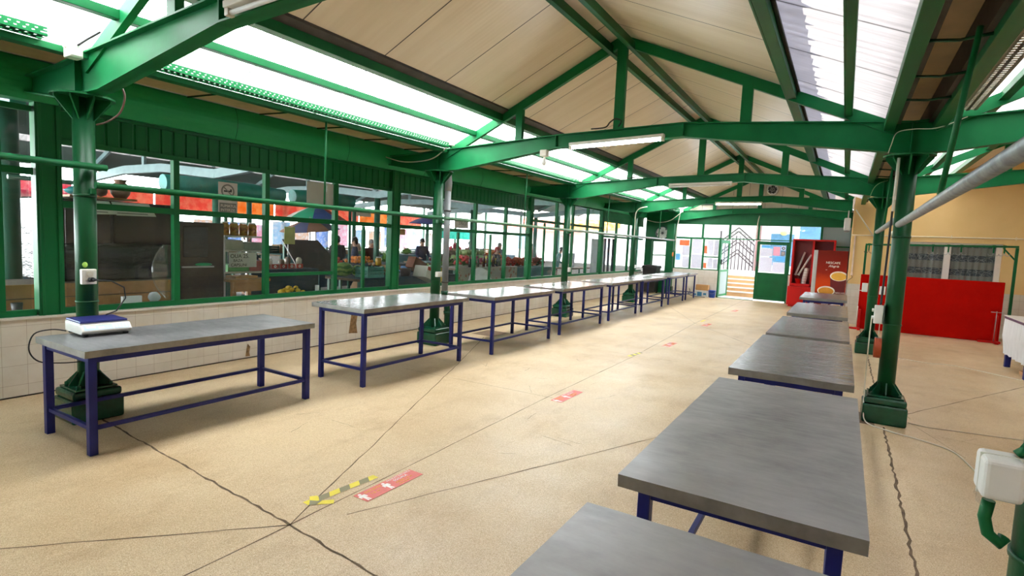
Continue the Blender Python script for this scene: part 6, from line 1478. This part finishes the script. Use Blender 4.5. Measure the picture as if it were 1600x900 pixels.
# ------------------------------------------------------------------ people
SKIN = M('skin', (.50,.27,.18,1), .6, var=.06); EYE = M('eye', (.03,.02,.02,1), .3)
def skinmesh(name, verts, edges, rad, mat, parent, root=0, lv=1):
    me = bpy.data.meshes.new(name); me.from_pydata(verts, edges, []); me.materials.append(mat)
    o = bpy.data.objects.new(name, me); COL.objects.link(o); o.parent = parent; WORLD[o.name] = WORLD[parent.name].copy()
    o.modifiers.new('skin', 'SKIN').use_smooth_shade = True
    sv = me.skin_vertices[0].data if me.skin_vertices else None
    if sv is None:
        bpy.context.view_layer.objects.active = o; sv = me.skin_vertices[0].data
    for i, r in enumerate(rad): sv[i].radius = (r, r) if not isinstance(r, tuple) else r
    for i in range(len(rad)): sv[i].use_root = (i == root)
    s_ = o.modifiers.new('sub', 'SUBSURF'); s_.levels = lv; s_.render_levels = lv
    return o
def person(label, x, y, rz, coat, trou, hair, h=1.7, lean=0, hat=None, hood=False):
    k = h/1.7
    p = T('person', label, 'person', (x, y, -.008), None, None, rz)
    V = []; E = []; Rr = []
    def v(a, b, c, r, par=None):
        f = lean*max(0, c-.95)
        V.append((a*k, (b+f)*k, c*k)); Rr.append(r*k if not isinstance(r, tuple) else (r[0]*k, r[1]*k)); i = len(V)-1
        if par is not None: E.append((par, i))
        return i
    pel = v(0,0,.95,(.15,.11)); sp1 = v(0,0,1.15,(.135,.10),pel); ch = v(0,0,1.34,(.16,.11),sp1); nk = v(0,.0,1.46,.055,ch); hd = v(0,.02,1.545,(.072,.085),nk); ht = v(0,.015,1.63,(.072,.085),hd)
    arms = []
    for s_ in (-1, 1):
        sh = v(s_*.18,0,1.39,.058,ch); el = v(s_*.24,.03,1.12,.045,sh); wr = v(s_*.20,.24,1.03,.028,el); ha = v(s_*.19,.30,1.02,(.036,.016),wr)
        for f, (dx, L) in enumerate(((-.03,.058),(-.012,.07),(.008,.066),(.026,.05))):
            a = v(s_*.19+dx,.345,1.018,.009,ha); v(s_*.19+dx*1.1,.345+L*.6,1.0,.008,a)
        th = v(s_*.19-s_*.04,.31,1.01,.010,ha); v(s_*.19-s_*.055,.345,1.0,.009,th)
        arms.append((sh, el, wr))
        hp = v(s_*.095,0,.90,.085,pel); kn = v(s_*.10,.015,.50,.058,hp); an = v(s_*.10,-.02,.10,.042,kn); v(s_*.11,.12,.045,.038,an)
    skinmesh('body', V, E, Rr, SKIN, p)
    ci = [pel, sp1, ch]+[i for a in arms for i in a]; mp = {j: i for i, j in enumerate(ci)}
    cv = [V[i] for i in ci]; cr_ = [(.185*k,.145*k),(.165*k,.13*k),(.185*k,.135*k)]+[.078*k,.062*k,.046*k]*2
    ce = [(0,1),(1,2),(2,3),(3,4),(4,5),(2,6),(6,7),(7,8)]
    cv.append((V[nk][0], V[nk][1], V[nk][2]-.02*k)); cr_.append(.075*k); ce.append((2, 9)); cv.append((0,0,.78*k)); cr_.append((.19*k,.15*k)); ce.append((0,10))
    skinmesh('coat', cv, ce, cr_, coat, p)
    tv = [(0,0,.93*k)]; te = []; tr_ = [(.10*k,.09*k)]
    for s_ in (-1, 1):
        b = len(tv); tv += [(s_*.095*k,0,.86*k),(s_*.10*k,.015*k,.5*k),(s_*.10*k,-.02*k,.13*k)]; te += [(0,b),(b,b+1),(b+1,b+2)]; tr_ += [.088*k,.072*k,.062*k]
    skinmesh('trousers', tv, te, tr_, trou, p)
    for s_ in (-1, 1):
        m = MB(); m.ell((s_*.11*k,.05*k,.045*k), (.05*k,.13*k,.045*k)); m.build('shoe', BLACK, p, local=True)
    hx, hy, hz_ = V[ht]; fy = V[hd][1]
    m = MB(); m.ell((0, hy-.018*k, hz_+.015*k), (.088*k,.098*k,.092*k), n=14, m=8); m.ell((0, hy-.055*k, hz_-.05*k), (.08*k,.06*k,.075*k)); m.build('hair' if not hat else 'hat', hair if not hat else hat, p, local=True)
    if hat:
        m = MB(); m.lathe((0, hy, hz_+.03*k), [(.085*k,0),(.12*k,-.006),(.12*k,.002),(.085*k,.01)], 18); m.build('hat_brim', hat, p, local=True)
    m = MB(); f0 = hy+.082*k
    m.ell((0, f0+.012*k, hz_-.045*k), (.014*k,.02*k,.024*k), 0, 8, 6)
    for s_ in (-1, 1):
        m.ell((s_*.03*k, f0-.006*k, hz_-.015*k), (.011*k,.008*k,.007*k), 1, 8, 6); m.ell((s_*.078*k, hy+.01*k, hz_-.03*k), (.012*k,.022*k,.032*k), 0, 8, 6)
    m.ell((0, f0-.004*k, hz_-.083*k), (.025*k,.008*k,.007*k), 2, 8, 6)
    m.build('face', [SKIN, EYE, M('lips', (.35,.12,.10,1), .5)], p, local=True)
    return p
CO = lambda n_, c_: M('coat '+n_, c_, .85, var=.12)
DK = CO('dark', (.02,.02,.025,1)); NV = CO('navy', (.02,.03,.07,1)); BR = CO('brown', (.07,.045,.03,1)); RD = CO('red', (.30,.03,.04,1)); PK = CO('rose', (.35,.13,.15,1)); TL = CO('teal', (.03,.20,.19,1)); GYC = CO('grey', (.12,.12,.13,1)); HB = M('dark hair', (.02,.014,.01,1), .6); HG = M('grey hair', (.3,.29,.28,1), .7)
person('person in a dark coat, leftmost of the group left of the second window post', -13.1, 11.5, 1.2, DK, DK, HB)
person('person in a navy coat, middle of the group left of the second window post', -13.1, 12.2, 2.4, NV, DK, HB, 1.66)
person('person in a brown coat, rightmost of the group left of the second window post', -13.1, 12.9, -1.9, BR, DK, HG, 1.62)
person('person in a navy jacket behind the pane with the tilted banana carton', -13.4, 15.75, -2.0, NV, DK, HB, 1.72)
person('person with a rose coat behind the second pane right of the drainpipe', -13.2, 18.5, 1.0, PK, GYC, HB, 1.7)
person('person in black with a red hat behind the flowered cloth stall', -10.3, 15.9, -1.5, DK, DK, HB, 1.56, .15, M('red hat', (.45,.05,.05,1), .8))
person('person in a grey coat behind the dark bottles', -12.9, 20.3, -1.7, GYC, DK, HG, 1.68)
person('person in a red jacket behind the left edge of the tall window bay', -12.6, 22.6, -2.2, RD, DK, HB, 1.7)
person('person in a teal jacket leaning behind the bench stall', -10.3, 20.6, -1.0, TL, DK, HB, 1.62, .35)
person('person with a red hood behind the pane just right of the drainpipe', -12.0, 15.9, .6, BR, DK, HB, 1.62, 0, M('dark red hood', (.30,.03,.05,1), .8))

# extra crates of goods standing on the stalls of the second and back rows
k = 0
for (sx, ya, yb, z, n_) in ((-11.25, 8.8, 9.0, 1.021, 0), (-10.75, 12.9, 17.6, 1.021, 0), (-15.0, 8.1, 9.6, 1.056, 3), (-15.9, 11.0, 11.9, 1.056, 2), (-15.5, 13.2, 14.2, 1.056, 2), (-15.6, 17.7, 18.1, 1.056, 1), (-16.0, 22.0, 25.2, 1.056, 5)):
    for i in range(n_):
        y = ya+(yb-ya)*(i+.5)/n_; crate(sx+random.uniform(-.1,.1), y, z, .45, min(.5, (yb-ya)/n_*.85), random.uniform(.2,.32), (CRW, CR)[k % 2], ('wooden' if k % 2 == 0 else 'dark green')+' crate on the far stalls of the market hall', 'crates on the far stalls'); k += 1
SACKS = ((-11.3, 8.75, .12, (.25,.16,.10,1)), (-15.1, 3.9, .0, (.4,.35,.28,1)))
for i, (y, c_, l) in enumerate(((9.55,(.30,.18,.10,1),'brown sack standing before the second row stall, left one'),(10.3,(.46,.40,.32,1),'beige sack standing before the second row stall'),(11.2,(.24,.13,.09,1),'dark brown sack standing before the second row stall'),(13.6,(.40,.33,.25,1),'pale sack before the farther second row stall'),(15.2,(.30,.09,.07,1),'red brown sack before the farther second row stall'),(16.6,(.20,.17,.15,1),'grey sack before the farther second row stall'))):
    m = MB(); m.ell((-10.05, y, .38), (.22,.26,.39), n=14, m=10, jit=.05); tag(m.build('produce_sack', M('sack cloth %d' % i, c_, .85)), l, 'sack', 'sacks before the second row stalls')
person('person in a black jacket between the second row and the back row stalls', -13.6, 8.9, -1.4, DK, DK, HB, 1.68)
person('person in a beige coat far back behind the orange stall', -17.6, 16.4, -1.8, CO('beige', (.32,.25,.17,1)), DK, HG, 1.66)
